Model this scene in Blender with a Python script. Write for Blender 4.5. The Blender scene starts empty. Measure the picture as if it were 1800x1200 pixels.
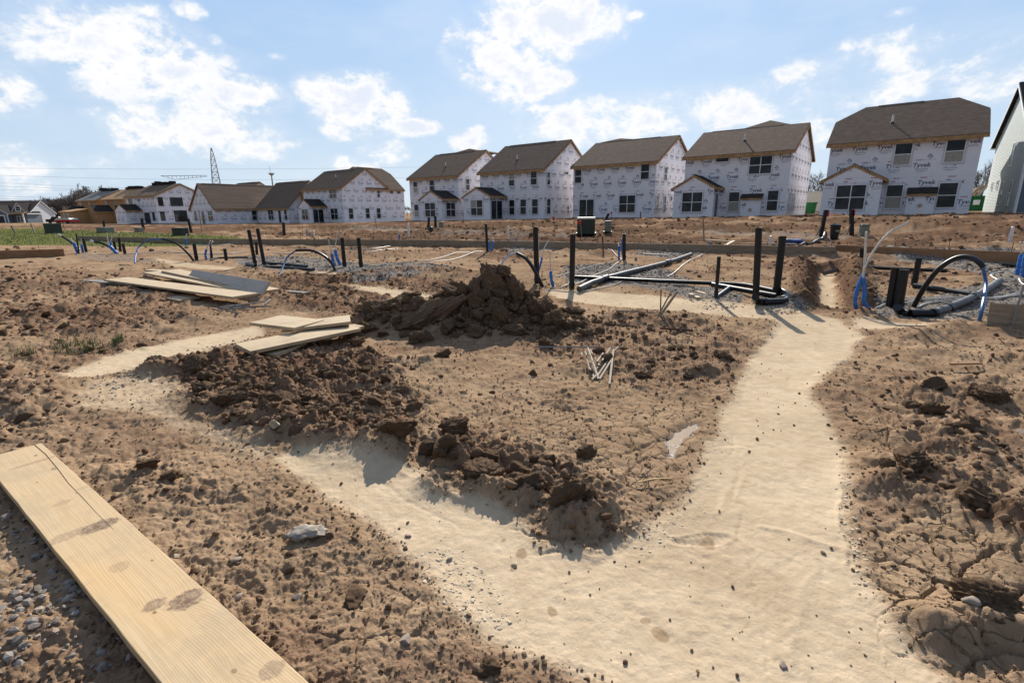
import bpy, math, random
import numpy as np
from mathutils import Vector, Matrix
R = math.radians
random.seed(7); rng = np.random.default_rng(7)
SC = bpy.context.scene
COL = SC.collection

# ------------------------------------------------------------------ camera
EYE = 1.6
PITCH = math.atan(228/890.0); ROLL = 0.010
FW = np.array([0, math.cos(PITCH), -math.sin(PITCH)])
_u = np.array([0, math.sin(PITCH), math.cos(PITCH)]); _r = np.array([1.0, 0, 0])
RT = _r*math.cos(ROLL) - _u*math.sin(ROLL); UP = _u*math.cos(ROLL) + _r*math.sin(ROLL)
cd = bpy.data.cameras.new('camera'); cam = bpy.data.objects.new('camera', cd); COL.objects.link(cam)
cd.sensor_width = 36; cd.lens = 890/1800*36; cd.clip_start = 0.05; cd.clip_end = 9000
m3 = Matrix(((RT[0], UP[0], -FW[0]), (RT[1], UP[1], -FW[1]), (RT[2], UP[2], -FW[2])))
cam.matrix_world = Matrix.Translation((0, 0, EYE)) @ m3.to_4x4()
SC.camera = cam

# ------------------------------------------------------------------ sun, exposure
SUN_AZ, SUN_EL = R(8.3), R(31)
sd = bpy.data.lights.new('sun', 'SUN'); sun = bpy.data.objects.new('sun', sd); COL.objects.link(sun)
sd.energy = 5.0; sd.angle = R(0.53); sd.color = (1.0, 0.94, 0.85)
sdir = Vector((math.sin(SUN_AZ)*math.cos(SUN_EL), math.cos(SUN_AZ)*math.cos(SUN_EL), math.sin(SUN_EL)))
sun.rotation_euler = sdir.to_track_quat('Z', 'Y').to_euler(); sun.location = (10, 60, 60)
SC.view_settings.view_transform = 'Standard'; SC.view_settings.look = 'None'
SC.view_settings.exposure = 0.66; SC.view_settings.gamma = 1.0; SC.view_settings.use_curve_mapping = False
SC.render.engine = 'CYCLES'

# ------------------------------------------------------------------ world: sky with clouds
def ray(px, py): return FW*890.0 + RT*(px-900) + UP*(600-py)
W = bpy.data.worlds.new('World'); SC.world = W; W.use_nodes = True
nt = W.node_tree; nt.nodes.clear()
def N(t, nt_, **kw):
    n = nt_.nodes.new(t)
    for k, v in kw.items(): setattr(n, k, v)
    return n
class G_:
    """tiny node-graph helper"""
    def __init__(s, nt): s.nt = nt
    def put(s, sock, v):
        if hasattr(v, 'is_output') or isinstance(v, bpy.types.NodeSocket): s.nt.links.new(v, sock)
        else:
            try: sock.default_value = v
            except Exception: sock.default_value = (*v, 1.0)
    def m(s, op, a, b=None, c=None, clamp=False):
        n = N('ShaderNodeMath', s.nt, operation=op); n.use_clamp = clamp
        s.put(n.inputs[0], a)
        if b is not None: s.put(n.inputs[1], b)
        if c is not None: s.put(n.inputs[2], c)
        return n.outputs[0]
    def vm(s, op, a, b=None):
        n = N('ShaderNodeVectorMath', s.nt, operation=op); s.put(n.inputs[0], a)
        if b is not None: s.put(n.inputs[1], b)
        return n.outputs['Value'] if op in ('LENGTH', 'DOT_PRODUCT', 'DISTANCE') else n.outputs[0]
    def mix(s, f, a, b, mode='MIX'):
        n = N('ShaderNodeMix', s.nt, data_type='RGBA', blend_type=mode)
        s.put(n.inputs[0], f); s.put(n.inputs[6], a if not isinstance(a, tuple) else (*a, 1)); s.put(n.inputs[7], b if not isinstance(b, tuple) else (*b, 1))
        return n.outputs[2]
    def ss(s, v, lo, hi, a=0.0, b=1.0):
        n = N('ShaderNodeMapRange', s.nt, interpolation_type='SMOOTHSTEP'); s.put(n.inputs[0], v)
        n.inputs[1].default_value = lo; n.inputs[2].default_value = hi; n.inputs[3].default_value = a; n.inputs[4].default_value = b
        return n.outputs[0]
    def noise(s, vec, scale, detail=4, rough=0.55, dist=0.0, dim='3D'):
        n = N('ShaderNodeTexNoise', s.nt, noise_dimensions=dim)
        if vec is not None: s.put(n.inputs['Vector'], vec)
        n.inputs['Scale'].default_value = scale; n.inputs['Detail'].default_value = detail
        n.inputs['Roughness'].default_value = rough; n.inputs['Distortion'].default_value = dist
        return n.outputs['Fac']
g = G_(nt)
sky = N('ShaderNodeTexSky', nt, sky_type='NISHITA'); sky.sun_disc = False
sky.sun_elevation = SUN_EL; sky.sun_rotation = SUN_AZ; sky.altitude = 100; sky.air_density = 1.0; sky.dust_density = 0.8; sky.ozone_density = 1.5
tc = N('ShaderNodeTexCoord', nt).outputs['Generated']
sep = N('ShaderNodeSeparateXYZ', nt); nt.links.new(tc, sep.inputs[0])
az = g.m('ARCTAN2', sep.outputs[0], sep.outputs[1]); el = g.m('ARCSINE', sep.outputs[2])
comb = N('ShaderNodeCombineXYZ', nt); nt.links.new(az, comb.inputs[0]); nt.links.new(el, comb.inputs[1])
AE = comb.outputs[0]
def ae(px, py):
    r = ray(px, py); r = r/np.linalg.norm(r); return math.atan2(r[0], r[1]), math.asin(r[2])
blobs = [  # px, py, half width, half height in px, strength
    (210, 95, 175, 95, 1.0), (300, 130, 110, 70, .9), (150, 60, 90, 50, .5), (440, 170, 75, 36, .95), (250, 20, 60, 20, .6), (332, 18, 34, 20, .7),
    (375, 72, 18, 14, .5), (340, 230, 170, 52, .85), (430, 260, 100, 34, .7), (20, 160, 60, 55, .9), (60, 300, 150, 60, .45), (200, 290, 120, 40, .4),
    (640, 190, 90, 62, 1.0), (560, 160, 50, 34, .8), (715, 222, 60, 20, .7), (585, 225, 30, 16, .6), (487, 100, 20, 8, .5), (675, 270, 50, 28, .7), (610, 295, 80, 24, .6),
    (960, 30, 135, 85, 1.0), (870, 90, 95, 85, 1.0), (930, 150, 80, 55, .95), (940, 190, 55, 18, .8), (1115, 30, 26, 14, .45), (830, 250, 40, 22, .7), (835, 228, 22, 10, .5),
    (1010, 215, 120, 50, .75), (1120, 210, 110, 52, .75), (1000, 245, 80, 22, .5), (1300, 185, 260, 50, .55), (1560, 95, 130, 50, .6), (1700, 90, 130, 50, .55), (1450, 130, 130, 40, .5),
    (1560, 160, 70, 32, .7), (1580, 22, 40, 12, .45), (1760, 150, 100, 60, .45), (1440, 250, 60, 50, .5), (1640, 120, 200, 70, .3), (1100, 330, 300, 30, .3)]
cur = None
for (px, py, hw, hh, st) in blobs:
    a, e = ae(px, py); a2, _ = ae(px+hw, py); _, e2 = ae(px, py-hh)
    sx, sy = abs(a2-a), abs(e2-e)
    d = g.vm('SUBTRACT', AE, (a, e, 0)); d = g.vm('MULTIPLY', d, (1/sx, 1/sy, 0)); l = g.vm('LENGTH', d)
    f = g.m('MULTIPLY_ADD', l, -st*0.75, st)
    f = g.m('MAXIMUM', f, 0.0)
    cur = f if cur is None else g.m('MAXIMUM', cur, f)
# clouds go on all over the sky
elsew = g.noise(tc, 2.3, 3, .5)
elm = g.ss(az, -0.9, -1.15, 0, 1); elm2 = g.ss(az, 0.9, 1.15, 0, 1); elm3 = g.ss(el, 0.38, 0.6, 0, 1)
elm = g.m('MAXIMUM', g.m('MAXIMUM', elm, elm2), elm3)
cur = g.m('MAXIMUM', cur, g.m('MULTIPLY', g.ss(elsew, .5, .75, 0, .9), elm))
vec = g.vm('MULTIPLY', tc, (1, 1, 1.5))
n1 = g.noise(vec, 12, 9, .62, .2); n2 = g.noise(vec, 34, 7, .62)
dens = g.m('ADD', cur, g.m('MULTIPLY_ADD', n1, 2.1, -1.07)); dens = g.m('ADD', dens, g.m('MULTIPLY_ADD', n2, .95, -0.48))
mask = g.ss(dens, 0.22, 0.60)
mask = g.m('MULTIPLY', mask, g.ss(cur, 0.02, 0.25))
thin = g.m('MULTIPLY', g.ss(g.noise(g.vm('MULTIPLY', tc, (1, 1, 3)), 3.0, 6, .6), .42, .75), .28)
sd_ = g.vm('DOT_PRODUCT', tc, tuple(sdir))
core = g.ss(g.m('ADD', dens, g.m('MULTIPLY_ADD', n1, 1.2, -.6)), 0.55, 1.15)
ccol = g.mix(core, (7.5, 7.5, 7.55), (6.0, 6.4, 7.3)); ccol = g.mix(1.0, ccol, g.vm('MULTIPLY', (1, 1, 1), g.ss(sd_, .3, -.5, 1.0, .6)), 'MULTIPLY')
haze_el = g.ss(el, 0.30, -0.02, 0, 1)
grad = g.mix(g.ss(el, -0.02, .42), (4.8, 5.9, 7.1), (3.2, 4.85, 7.3))
grad = g.mix(g.ss(el, .40, 1.2), grad, (1.5, 2.6, 5.0))
fall = g.ss(sd_, .55, -.35, 1.0, .42); grad = g.mix(1.0, grad, g.vm('MULTIPLY', (1, 1, 1), fall), 'MULTIPLY')
skyc = g.mix(.82, g.vm('MULTIPLY', sky.outputs[0], (.5, .55, .6)), grad)
thin = g.m('MAXIMUM', thin, g.m('MULTIPLY', g.ss(cur, .02, .45), g.ss(n1, .3, .65, .12, .62)))
skyc = g.mix(g.m('MULTIPLY', thin, fall), skyc, (6.5, 6.9, 7.4))
final = g.mix(mask, skyc, ccol)
bg = N('ShaderNodeBackground', nt); nt.links.new(final, bg.inputs[0]); bg.inputs[1].default_value = 0.085
wo = N('ShaderNodeOutputWorld', nt); nt.links.new(bg.outputs[0], wo.inputs[0])

# ------------------------------------------------------------------ numpy noise
def _h(ix, iy, s):
    h = (ix.astype(np.int64)*374761393 + iy.astype(np.int64)*668265263 + s*974634777) & 0xffffffff
    h = ((h ^ (h >> 13))*1274126177) & 0xffffffff; h = h ^ (h >> 16)
    h = (h*2246822519) & 0xffffffff; h = h ^ (h >> 15)
    return (h & 0xffffff)/float(0xffffff)
def vnoise(x, y, s=0):
    ix = np.floor(x); iy = np.floor(y); fx = x-ix; fy = y-iy
    fx = fx*fx*fx*(fx*(fx*6-15)+10); fy = fy*fy*fy*(fy*(fy*6-15)+10)
    a = _h(ix, iy, s); b = _h(ix+1, iy, s); c = _h(ix, iy+1, s); d = _h(ix+1, iy+1, s)
    return (a*(1-fx)+b*fx)*(1-fy) + (c*(1-fx)+d*fx)*fy
def fbm(x, y, o=4, s=0, gain=.5):
    v = 0; a = 1; t = 0
    for i in range(o):
        v = v + a*(vnoise(x, y, s+i*17)-.5)*2; t += a; a *= gain
        x, y = x*1.9*.8+y*1.9*.6+3.1, -x*1.9*.6+y*1.9*.8+7.7
    return v/t
def ridged(x, y, o=4, s=0):
    v = 0; a = 1; t = 0
    for i in range(o):
        n = 1-np.abs((vnoise(x, y, s+i*13)-.5)*2); v = v+a*n*n; t += a; a *= .55
        x, y = x*2.05*.8+y*2.05*.6+3.1, -x*2.05*.6+y*2.05*.8+7.7
    return v/t
def domes(x, y, size, dens, s):
    """lumps of broken clay: one flattened, tilted lump per cell, kept where its random number is below dens"""
    X = x/size; Y = y/size
    w = .28; X = X+w*(vnoise(X*1.3, Y*1.3, s+5)-.5)*2+.12*(vnoise(X*4, Y*4, s+6)-.5); Y = Y+w*(vnoise(X*1.3+9, Y*1.3, s+7)-.5)*2+.12*(vnoise(X*4, Y*4+5, s+8)-.5)
    ix = np.floor(X); iy = np.floor(Y); out = np.zeros_like(X)
    for dx in (-1, 0, 1):
        for dy in (-1, 0, 1):
            cx = ix+dx; cy = iy+dy
            px = cx+.15+.7*_h(cx, cy, s); py = cy+.15+.7*_h(cx, cy, s+1)
            rr = .32+.38*_h(cx, cy, s+2)**1.5; k = _h(cx, cy, s+3)
            ax = X-px; ay = Y-py; th = _h(cx, cy, s+11)*3.14; c_, s_ = np.cos(th), np.sin(th)
            ux = ax*c_+ay*s_; uy = -ax*s_+ay*c_
            d1 = np.maximum(np.maximum(np.abs(ux), np.abs(uy)*(1+.5*k)), np.abs(ux*.6+uy*.8)*(.85+.3*_h(cx, cy, s+12)))/rr
            d2 = np.clip(.6*d1*d1+.4*(ax*ax+ay*ay)/(rr*rr), 0, 4)
            tilt = 1+(_h(cx, cy, s+9)-.5)*1.2*ax/rr+(_h(cx, cy, s+10)-.5)*1.2*ay/rr
            hgt_ = rr*np.clip(1-d2, 0, 1)**.62*tilt*(k < dens)
            hgt_ = np.minimum(hgt_, rr*(.55+.4*k/np.maximum(dens, .01)))
            out = np.maximum(out, hgt_)
    return out*size
def cracks(x, y, size, s):
    X = x/size; Y = y/size
    X = X+.25*(vnoise(X*2, Y*2, s+5)-.5)+.08*(vnoise(X*9, Y*9, s+3)-.5); Y = Y+.25*(vnoise(X*2+9, Y*2, s+7)-.5)+.08*(vnoise(X*9, Y*9+4, s+4)-.5)
    ix = np.floor(X); iy = np.floor(Y); f1 = np.full_like(X, 9.); f2 = np.full_like(X, 9.)
    for dx in (-1, 0, 1):
        for dy in (-1, 0, 1):
            cx = ix+dx; cy = iy+dy
            d = np.hypot(X-(cx+_h(cx, cy, s)), Y-(cy+_h(cx, cy, s+1)))
            f2 = np.minimum(f2, np.maximum(f1, d)); f1 = np.minimum(f1, d)
    return (f2-f1)*size*.5
def sst(a, b, x):
    t = np.clip((x-a)/(b-a), 0, 1); return t*t*(3-2*t)

# ------------------------------------------------------------------ lie of the land
LU = [-400, -120, -97, -73, -55, -39, -31, -17, -5, 10, 60]; LZ = [-.3, -.25, -.08, .1, .48, .66, .8, .86, 1.04, 1.15, 1.3]
def G(x, y):
    x = np.asarray(x, float); y = np.asarray(y, float)
    u = .8*x-.6*y; v = .6*x+.8*y
    t = .2*sst(6.5, 14, v)*sst(-34, -12, u)
    L = np.interp(u, LU, LZ)
    g_ = t+(L-t)*sst(19, 45, v)
    return g_*(1-sst(150, 400, np.hypot(x, y)))+(-.4)*sst(150, 400, np.hypot(x, y))
YS = np.concatenate([np.arange(.8, 12, .02), np.arange(12, 40, .05), np.arange(40, 400, .4)])
def at(px, py):
    """point of the ground seen at a pixel of the 1800 px photograph"""
    r = ray(px, py); r = r/r[1]
    P = np.array([0, 0, EYE])[None]+r[None]*YS[:, None]
    d = P[:, 2]-G(P[:, 0], P[:, 1]); i = np.argmax(d < 0)
    if i == 0: i = len(YS)-1
    return P[i]
def dep(px, py, Y):
    r = ray(px, py); r = r/r[1]; return np.array([0, 0, EYE])+r*Y
def hz(px, py, z):
    r = ray(px, py); return np.array([0, 0, EYE])+r*((z-EYE)/r[2])
def XY(pts): return np.array([at(*p)[:2] for p in pts])
def sdf(x, y, poly):
    """signed distance to polygon, negative inside; far points skipped"""
    P = np.asarray(poly); d = np.full(x.shape, 1e9); ins = np.zeros(x.shape, bool)
    lo = P.min(0)-2; hi = P.max(0)+2
    m = (x > lo[0]) & (x < hi[0]) & (y > lo[1]) & (y < hi[1])
    if not m.any(): return d
    xx = x[m]; yy = y[m]; dd = np.full(xx.shape, 1e9); ii = np.zeros(xx.shape, bool)
    for i in range(len(P)):
        a = P[i]; b = P[(i+1) % len(P)]; e = b-a; L2 = max(e@e, 1e-12)
        t = np.clip(((xx-a[0])*e[0]+(yy-a[1])*e[1])/L2, 0, 1)
        dd = np.minimum(dd, np.hypot(xx-a[0]-t*e[0], yy-a[1]-t*e[1]))
        c = ((a[1] > yy) != (b[1] > yy)) & (xx < (b[0]-a[0])*(yy-a[1])/(b[1]-a[1]+1e-15)+a[0]); ii ^= c
    d[m] = np.where(ii, -dd, dd); return d
def seg(x, y, line):
    P = np.asarray(line); d = np.full(x.shape, 1e9)
    lo = P.min(0)-2.5; hi = P.max(0)+2.5
    m = (x > lo[0]) & (x < hi[0]) & (y > lo[1]) & (y < hi[1])
    if not m.any(): return d
    xx = x[m]; yy = y[m]; dd = np.full(xx.shape, 1e9)
    for i in range(max(1, len(P)-1)):
        a = P[i]; b = P[min(i+1, len(P)-1)]; e = b-a; L2 = max(e@e, 1e-12)
        t = np.clip(((xx-a[0])*e[0]+(yy-a[1])*e[1])/L2, 0, 1)
        dd = np.minimum(dd, np.hypot(xx-a[0]-t*e[0], yy-a[1]-t*e[1]))
    d[m] = dd; return d

SAND = [XY([(1720,1290),(1660,1199),(1575,1090),(1500,1000),(1485,880),(1478,780),(1425,700),(1475,640),(1520,590),(1470,562),(1380,548),(1355,590),(1312,640),(1292,690),(1245,770),(1205,860),(1140,930),(1050,968),
            (950,955),(880,905),(760,835),(640,790),(560,780),(490,800),(500,818),(560,870),(660,925),(740,1000),(830,1090),(960,1150),(1060,1199),(1150,1290)]),
        XY([(92,668),(180,628),(300,602),(455,572),(468,590),(380,612),(262,640),(180,662),(110,680)]),
        XY([(110,690),(180,665),(262,655),(345,690),(335,730),(440,772),(500,795),(470,812),(330,765),(250,735),(140,720)]),
        XY([(960,508),(1100,516),(1200,524),(1300,533),(1400,545),(1480,562),(1490,578),(1400,575),(1340,560),(1180,546),(1080,540),(1010,532),(975,524)]),
        XY([(1500,556),(1580,570),(1640,575),(1660,583),(1580,583),(1500,580)]),
        XY([(590,498),(640,502),(720,512),(760,520),(740,528),(650,516),(600,508)]),
        XY([(270,452),(330,462),(420,470),(400,476),(320,470),(275,460)]),
        XY([(520,470),(560,476),(600,480),(590,485),(530,478)]),
        XY([(1442,465),(1468,465),(1478,530),(1440,530)])]
SANDW = [1, .9, .55, .9, .8, .8, .6, .6, .8]
GRAV = [XY([(-60,850),(60,905),(120,960),(175,1040),(230,1110),(190,1190),(60,1190),(-60,1190)]),
        XY([(1160,505),(1240,505),(1310,518),(1300,540),(1240,545),(1210,528)]), XY([(1330,520),(1410,530),(1420,548),(1350,552),(1320,540)]),
        XY([(1530,530),(1640,520),(1730,500),(1800,470),(1860,470),(1860,550),(1730,556),(1700,570),(1620,565),(1540,558)]),
        XY([(1550,441),(1660,445),(1800,448),(1860,460),(1860,500),(1790,500),(1700,478),(1600,462),(1540,450)]),
        XY([(985,470),(1060,465),(1160,470),(1230,500),(1180,512),(1080,502),(990,500)]), XY([(590,478),(640,470),(720,462),(800,470),(790,480),(700,490),(620,500)]),
        XY([(410,452),(470,450),(560,456),(700,470),(600,478),(480,476),(420,468)]), XY([(120,445),(180,445),(250,452),(300,462),(240,462),(150,458)]),
        XY([(890,437),(960,433),(1010,437),(960,447),(880,447)]), XY([(1120,440),(1200,440),(1240,448),(1180,455),(1110,450)]),
        XY([(100,680),(180,664),(262,645),(345,612),(420,596),(462,586),(466,592),(380,622),(300,650),(200,690)]),
        XY([(1490,800),(1520,830),(1530,900),(1550,1000),(1560,1080),(1520,1060),(1495,960),(1480,860)]),
        XY([(690,905),(760,950),(860,1010),(930,1080),(900,1095),(800,1060),(720,990),(650,940)]),
        XY([(1140,930),(1215,850),(1250,780),(1265,790),(1235,870),(1180,940),(1130,965)]),
        XY([(1230,412),(1500,424),(1500,412),(1230,402)]), XY([(600,404),(1000,420),(1000,410),(620,396)])]
GRAVW = [1, 1, 1, .95, .9, .7, .8, .7, .5, .9, .8, .45, .5, .35, .35, .5, .5]
ROUGH = [XY([(250,640),(330,700),(420,760),(560,790),(700,800),(760,770),(760,700),(700,640),(620,600),(430,610),(300,610)]),
         XY([(690,780),(800,750),(960,780),(1090,850),(1115,945),(1020,955),(900,895),(740,850)]),
         XY([(1540,680),(1700,640),(1860,680),(1860,960),(1760,960),(1640,920),(1540,880),(1500,760)]),
         XY([(1620,1080),(1720,1060),(1860,1060),(1860,1199),(1700,1199)]),
         XY([(-60,470),(120,470),(320,520),(380,560),(200,590),(60,600),(-60,600)]),
         XY([(180,800),(330,830),(420,870),(330,890),(200,860)]), XY([(-60,640),(90,650),(100,720),(60,780),(-60,790)]),
         XY([(900,600),(1160,520),(1340,600),(1300,680),(1150,700),(1000,660)]),
         XY([(1385,455),(1435,450),(1440,545),(1390,545)]), XY([(1485,455),(1530,455),(1540,560),(1480,550)]),
         XY([(440,480),(700,480),(830,500),(620,560),(480,540)]), XY([(300,890),(560,880),(760,1010),(980,1199),(560,1199),(300,1000)])]
ROUGHW = [.9, .8, .55, .75, .75, .7, .7, .6, 1, 1, .85, .25]
RIDGE = [([(262,655),(335,652),(400,640)], .15, .13), ([(340,700),(450,735),(560,765),(690,785)], .30, .12), ([(420,670),(520,680),(640,640),(760,640)], .35, .10),
         ([(795,815),(800,790)], .13, .17), ([(760,850),(880,870),(1000,905),(1080,905)], .15, .12), ([(900,800),(1000,830),(1060,860)], .16, .10), ([(1010,835),(1080,845)], .10, .08),
         ([(1540,760),(1640,775),(1790,790),(1860,790)], .22, .07), ([(1560,860),(1680,905),(1800,965),(1880,1000)], .17, .17), ([(1540,820),(1620,860)], .16, .10), ([(1660,1125),(1740,1120),(1860,1150)], .14, .17),
         ([(1620,690),(1860,720)], .3, .05), ([(190,835),(320,865)], .14, .07), ([(-60,660),(90,690)], .4, .09), ([(-60,500),(120,500),(300,520)], .6, .13), ([(60,550),(240,545),(400,560)], .5, .07),
         ([(600,492),(720,478),(830,484)], .6, .17), ([(490,490),(600,508)], .5, .13), ([(440,520),(600,545)], .4, .09), ([(560,452),(720,446)], .7, .16), ([(840,448),(960,446)], .7, .12),
         ([(1000,445),(1120,447)], .6, .16), ([(1405,462),(1408,500),(1410,535)], .28, .24), ([(1503,462),(1508,500),(1515,535)], .26, .24), ([(1590,428),(1660,424),(1740,428)], .8, .25),
         ([(1480,462),(1560,468)], .35, .18), ([(1690,452),(1750,452)], .5, .18), ([(690,412),(790,406)], .9, .3), ([(540,402),(600,408)], .9, .25), ([(960,428),(1010,425)], .6, .2), ([(1340,470),(1400,480)], .4, .14),
         ([(1620,590),(1700,575),(1790,590)], .35, .10), ([(1130,560),(1230,575)], .3, .07), ([(640,560),(760,560),(900,545),(990,560)], .9, .10), ([(1580,400),(1760,410)], 1.5, .2), ([(1240,400),(1400,405)], 1.5, .12),
         ([(760,392),(960,394)], 2., .18), ([(200,405),(500,402)], 3., .25), ([(100,402),(0,404)], 3., .5), ([(1040,640),(1180,620),(1280,600)], .3, .05), ([(1500,700),(1560,740)], .2, .05)]
RIDGE = [(XY(a), w, h) for a, w, h in RIDGE]
CRACK = [XY([(1545,960),(1640,900),(1800,1000),(1860,1080),(1860,1199),(1600,1199),(1560,1080)]), XY([(840,735),(960,715),(1260,700),(1240,780),(1180,860),(1120,900),(1000,790),(900,790)]),
         XY([(900,925),(960,950),(1000,965),(960,960),(920,945)]), XY([(1480,760),(1560,720),(1600,790),(1540,830)]), XY([(600,1030),(760,1060),(700,1199),(560,1199)])]
SCR = [(XY(p), w_, h_) for p, w_, h_ in [([(1280,760),(1290,880),(1310,1010),(1350,1190)], .012, -.006), ([(1385,1190),(1400,1050),(1420,980)], .02, .006), ([(1385,645),(1398,690)], .02, -.008), ([(1245,790),(1300,780),(1290,900)], .012, .005), ([(620,800),(760,860),(960,960)], .02, .010), ([(640,840),(800,930)], .015, -.005), ([(1470,800),(1475,900),(1482,1000)], .015, .012), ([(1205,950),(1255,948)], .03, -.010), ([(1330,920),(1400,945),(1500,980)], .02, .010), ([(1100,1060),(1180,1120),(1240,1170)], .03, -.006), ([(1300,700),(1330,650)], .02, -.006), ([(1240,900),(1280,860)], .02, .007)]]
SPOT = [(*at(px, py)[:2], 0, r_) for px, py, r_ in [(920, 968, .035), (910, 990, .02), (985, 1070, .035), (1160, 1110, .05), (880, 950, .02), (800, 898, .02), (1240, 948, .05), (1395, 550, .12), (760, 870, .02), (1130, 1085, .03)]]
FOOT = [(*at(px, py)[:2], a_) for px, py, a_ in [(1232, 946, 1.45), (1395, 672, .2)]]
PUDDLE = [XY([(1160,772),(1178,748),(1205,735),(1218,742),(1198,765),(1182,796),(1166,796)])]
GRASSP = np.array([(-95, 60), (-58, 38), (-20, 27.0), (-14, 27.6), (-14.5, 31), (-24, 42), (-60, 66), (-95, 84)])
TRENCH = XY([(1452,464),(1456,490),(1462,532)])
MOUND = [((-.42, 7.35), .52, .50, .30), ((-.2, 7.35), .30, .30, .24), ((.25, 7.2), .42, .40, .20), ((-1.25, 7.2), .55, .38, .26), ((-.4, 6.85), .85, .42, .12), ((-2.1, 7.1), .32, .28, .16), ((-.35, 7.35), 1.5, .8, .08)]

def fields(x, y):
    r = np.hypot(x, y)
    wx = x+.10*fbm(x*1.6, y*1.6, 5, 90, .6)+.018*fbm(x*11, y*11, 3, 94); wy = y+.10*fbm(x*1.6+40, y*1.6, 5, 91, .6)+.018*fbm(x*11+9, y*11, 3, 95)
    def area(polys, ws, soft):
        o = np.zeros(x.shape)
        for p, w_ in zip(polys, ws):
            o = np.maximum(o, w_*sst(soft, -soft, sdf(wx, wy, p)))
        return o
    sand = area(SAND, SANDW, .13); sand0 = sand.copy()
    grav = area(GRAV, GRAVW, .12)
    rough = area(ROUGH, ROUGHW, .42)
    crack = area(CRACK, [1, .55, 1, .7, .4], .12)
    wet = area(PUDDLE, [1], .07)
    rd = np.zeros(x.shape)
    for line, w_, h_ in RIDGE:
        d = seg(wx, wy, line); rd = np.maximum(rd, h_*.66*np.exp(-(d/w_)**2*1.3))
    rough = np.maximum(rough, np.clip(rd*7, 0, 1)*.95)
    amb = np.clip(.34+.5*fbm(x*.55, y*.55, 3, 7), .05, .8)*sst(.6, .9, 1+0*r)
    u = .8*x-.6*y; v = .6*x+.8*y
    yard = sst(16.5, 19, v)*sst(-200, -100, u)
    amb = amb*(1-.35*yard)
    rough = np.maximum(rough, amb*.85)*(1-.88*crack)
    grass = sst(.8, -.8, sdf(x+1.3*fbm(x*.2, y*.2, 3, 55), y+1.3*fbm(x*.2, y*.2, 3, 56), GRASSP))
    mnd = np.zeros(x.shape)
    for (cx, cy), sx, sy, h_ in MOUND: mnd = mnd+h_*np.exp(-(((wx-cx)/sx)**2+((wy-cy)/sy)**2)**1.25)
    rough = np.maximum(rough, np.clip(mnd*5, 0, 1))
    rough *= (1-wet)*(1-.9*grass)
    grav = grav*(1-np.clip(mnd*6, 0, 1))*(1-.9*np.clip(rd*7-.2, 0, 1))
    sand = sand*(1-np.clip(rd*8, 0, 1))*(1-np.clip(mnd*8, 0, 1))
    fine = 1/(1+(r/9.)**2)                        # fine relief fades where the mesh gets coarse
    mid = 1/(1+(r/30.)**2)
    z = G(x, y)
    ns = (1-sand)
    z = z+ns*(.030*fbm(x*.9, y*.9, 4, 1)+.02*fbm(x*3.1, y*3.1, 4, 2)*mid)+.010*sand*fbm(x*1.4, y*1.4, 3, 3)
    z = z+rd*(1+.55*fbm(x*3, y*3, 3, 11))+mnd*(1+.35*fbm(x*2.6, y*2.6, 4, 12))
    rr = rough*ns
    dm = (domes(x, y, .34, .20*rr, 20)*.26*rr*(.4+.6*mid)+domes(x+5, y, .15, .28*rr+.01, 30)*.38*rr*mid+domes(x, y+5, .075, .30*rr+.03, 40)*.5*np.maximum(rr, .04*ns)*fine+domes(x, y+3, .036, .35*rr+.06, 60)*.6*np.maximum(rr, .12*ns)*fine)*(.55+.9*vnoise(x*9, y*9, 61))
    z = z+dm*(1-.5*grav)
    bl = np.abs(fbm(x*3.2, y*3.2, 5, 170, .62)); bl2 = np.abs(fbm(x*14, y*14, 4, 175, .65))
    z = z+(rr*.15*fbm(x*3.2, y*3.2, 6, 170, .62)+rr*.05*bl+rr*.035*(ridged(x*6.5, y*6.5, 5, 70)-.5))*mid+rr*(.035*bl2+.05*fbm(x*15, y*15, 4, 177, .68))*fine+rr*.022*fbm(x*40, y*40, 3, 72, .7)*fine
    z = z+ns*(1-.6*rr)*(.016*fbm(x*19, y*19, 4, 74, .68)+.03*bl2*vnoise(x*1.7, y*1.7, 78)**2)*fine*(1-.85*crack)
    z = z+yard*(.48*(ridged(u*.28, v*.75, 5, 181)-.45)+.12*fbm(u*1.3, v*2.6, 4, 183))*sst(60, 40, r)+.003*fine*sand*fbm(x*26, y*26, 3, 76)
    ck = cracks(x, y, .26, 80); ck2 = cracks(x, y, .11, 84)
    cm = crack*(1-.6*sand)*sst(9, 5, r)
    var = vnoise(x*2.2, y*2.2, 88)
    z = z-cm*(.032*sst(.0075*(.5+var), .0015, ck)+.009*sst(.005, .001, ck2)*(var > .45))+cm*.006*sst(0, .08, ck)
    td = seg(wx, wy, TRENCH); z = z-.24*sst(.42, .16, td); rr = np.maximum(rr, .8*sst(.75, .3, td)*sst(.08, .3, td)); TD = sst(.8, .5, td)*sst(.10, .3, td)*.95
    for ln, w_, h_ in SCR: z = z+.55*h_*np.exp(-(seg(wx, wy, ln)/w_)**2)*sst(7, 4, r)
    # sand lies a touch lower, with a little lip
    z = z-.006*sand0*(1-np.clip(rd*8, 0, 1))
    z = z-.035*wet
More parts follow.
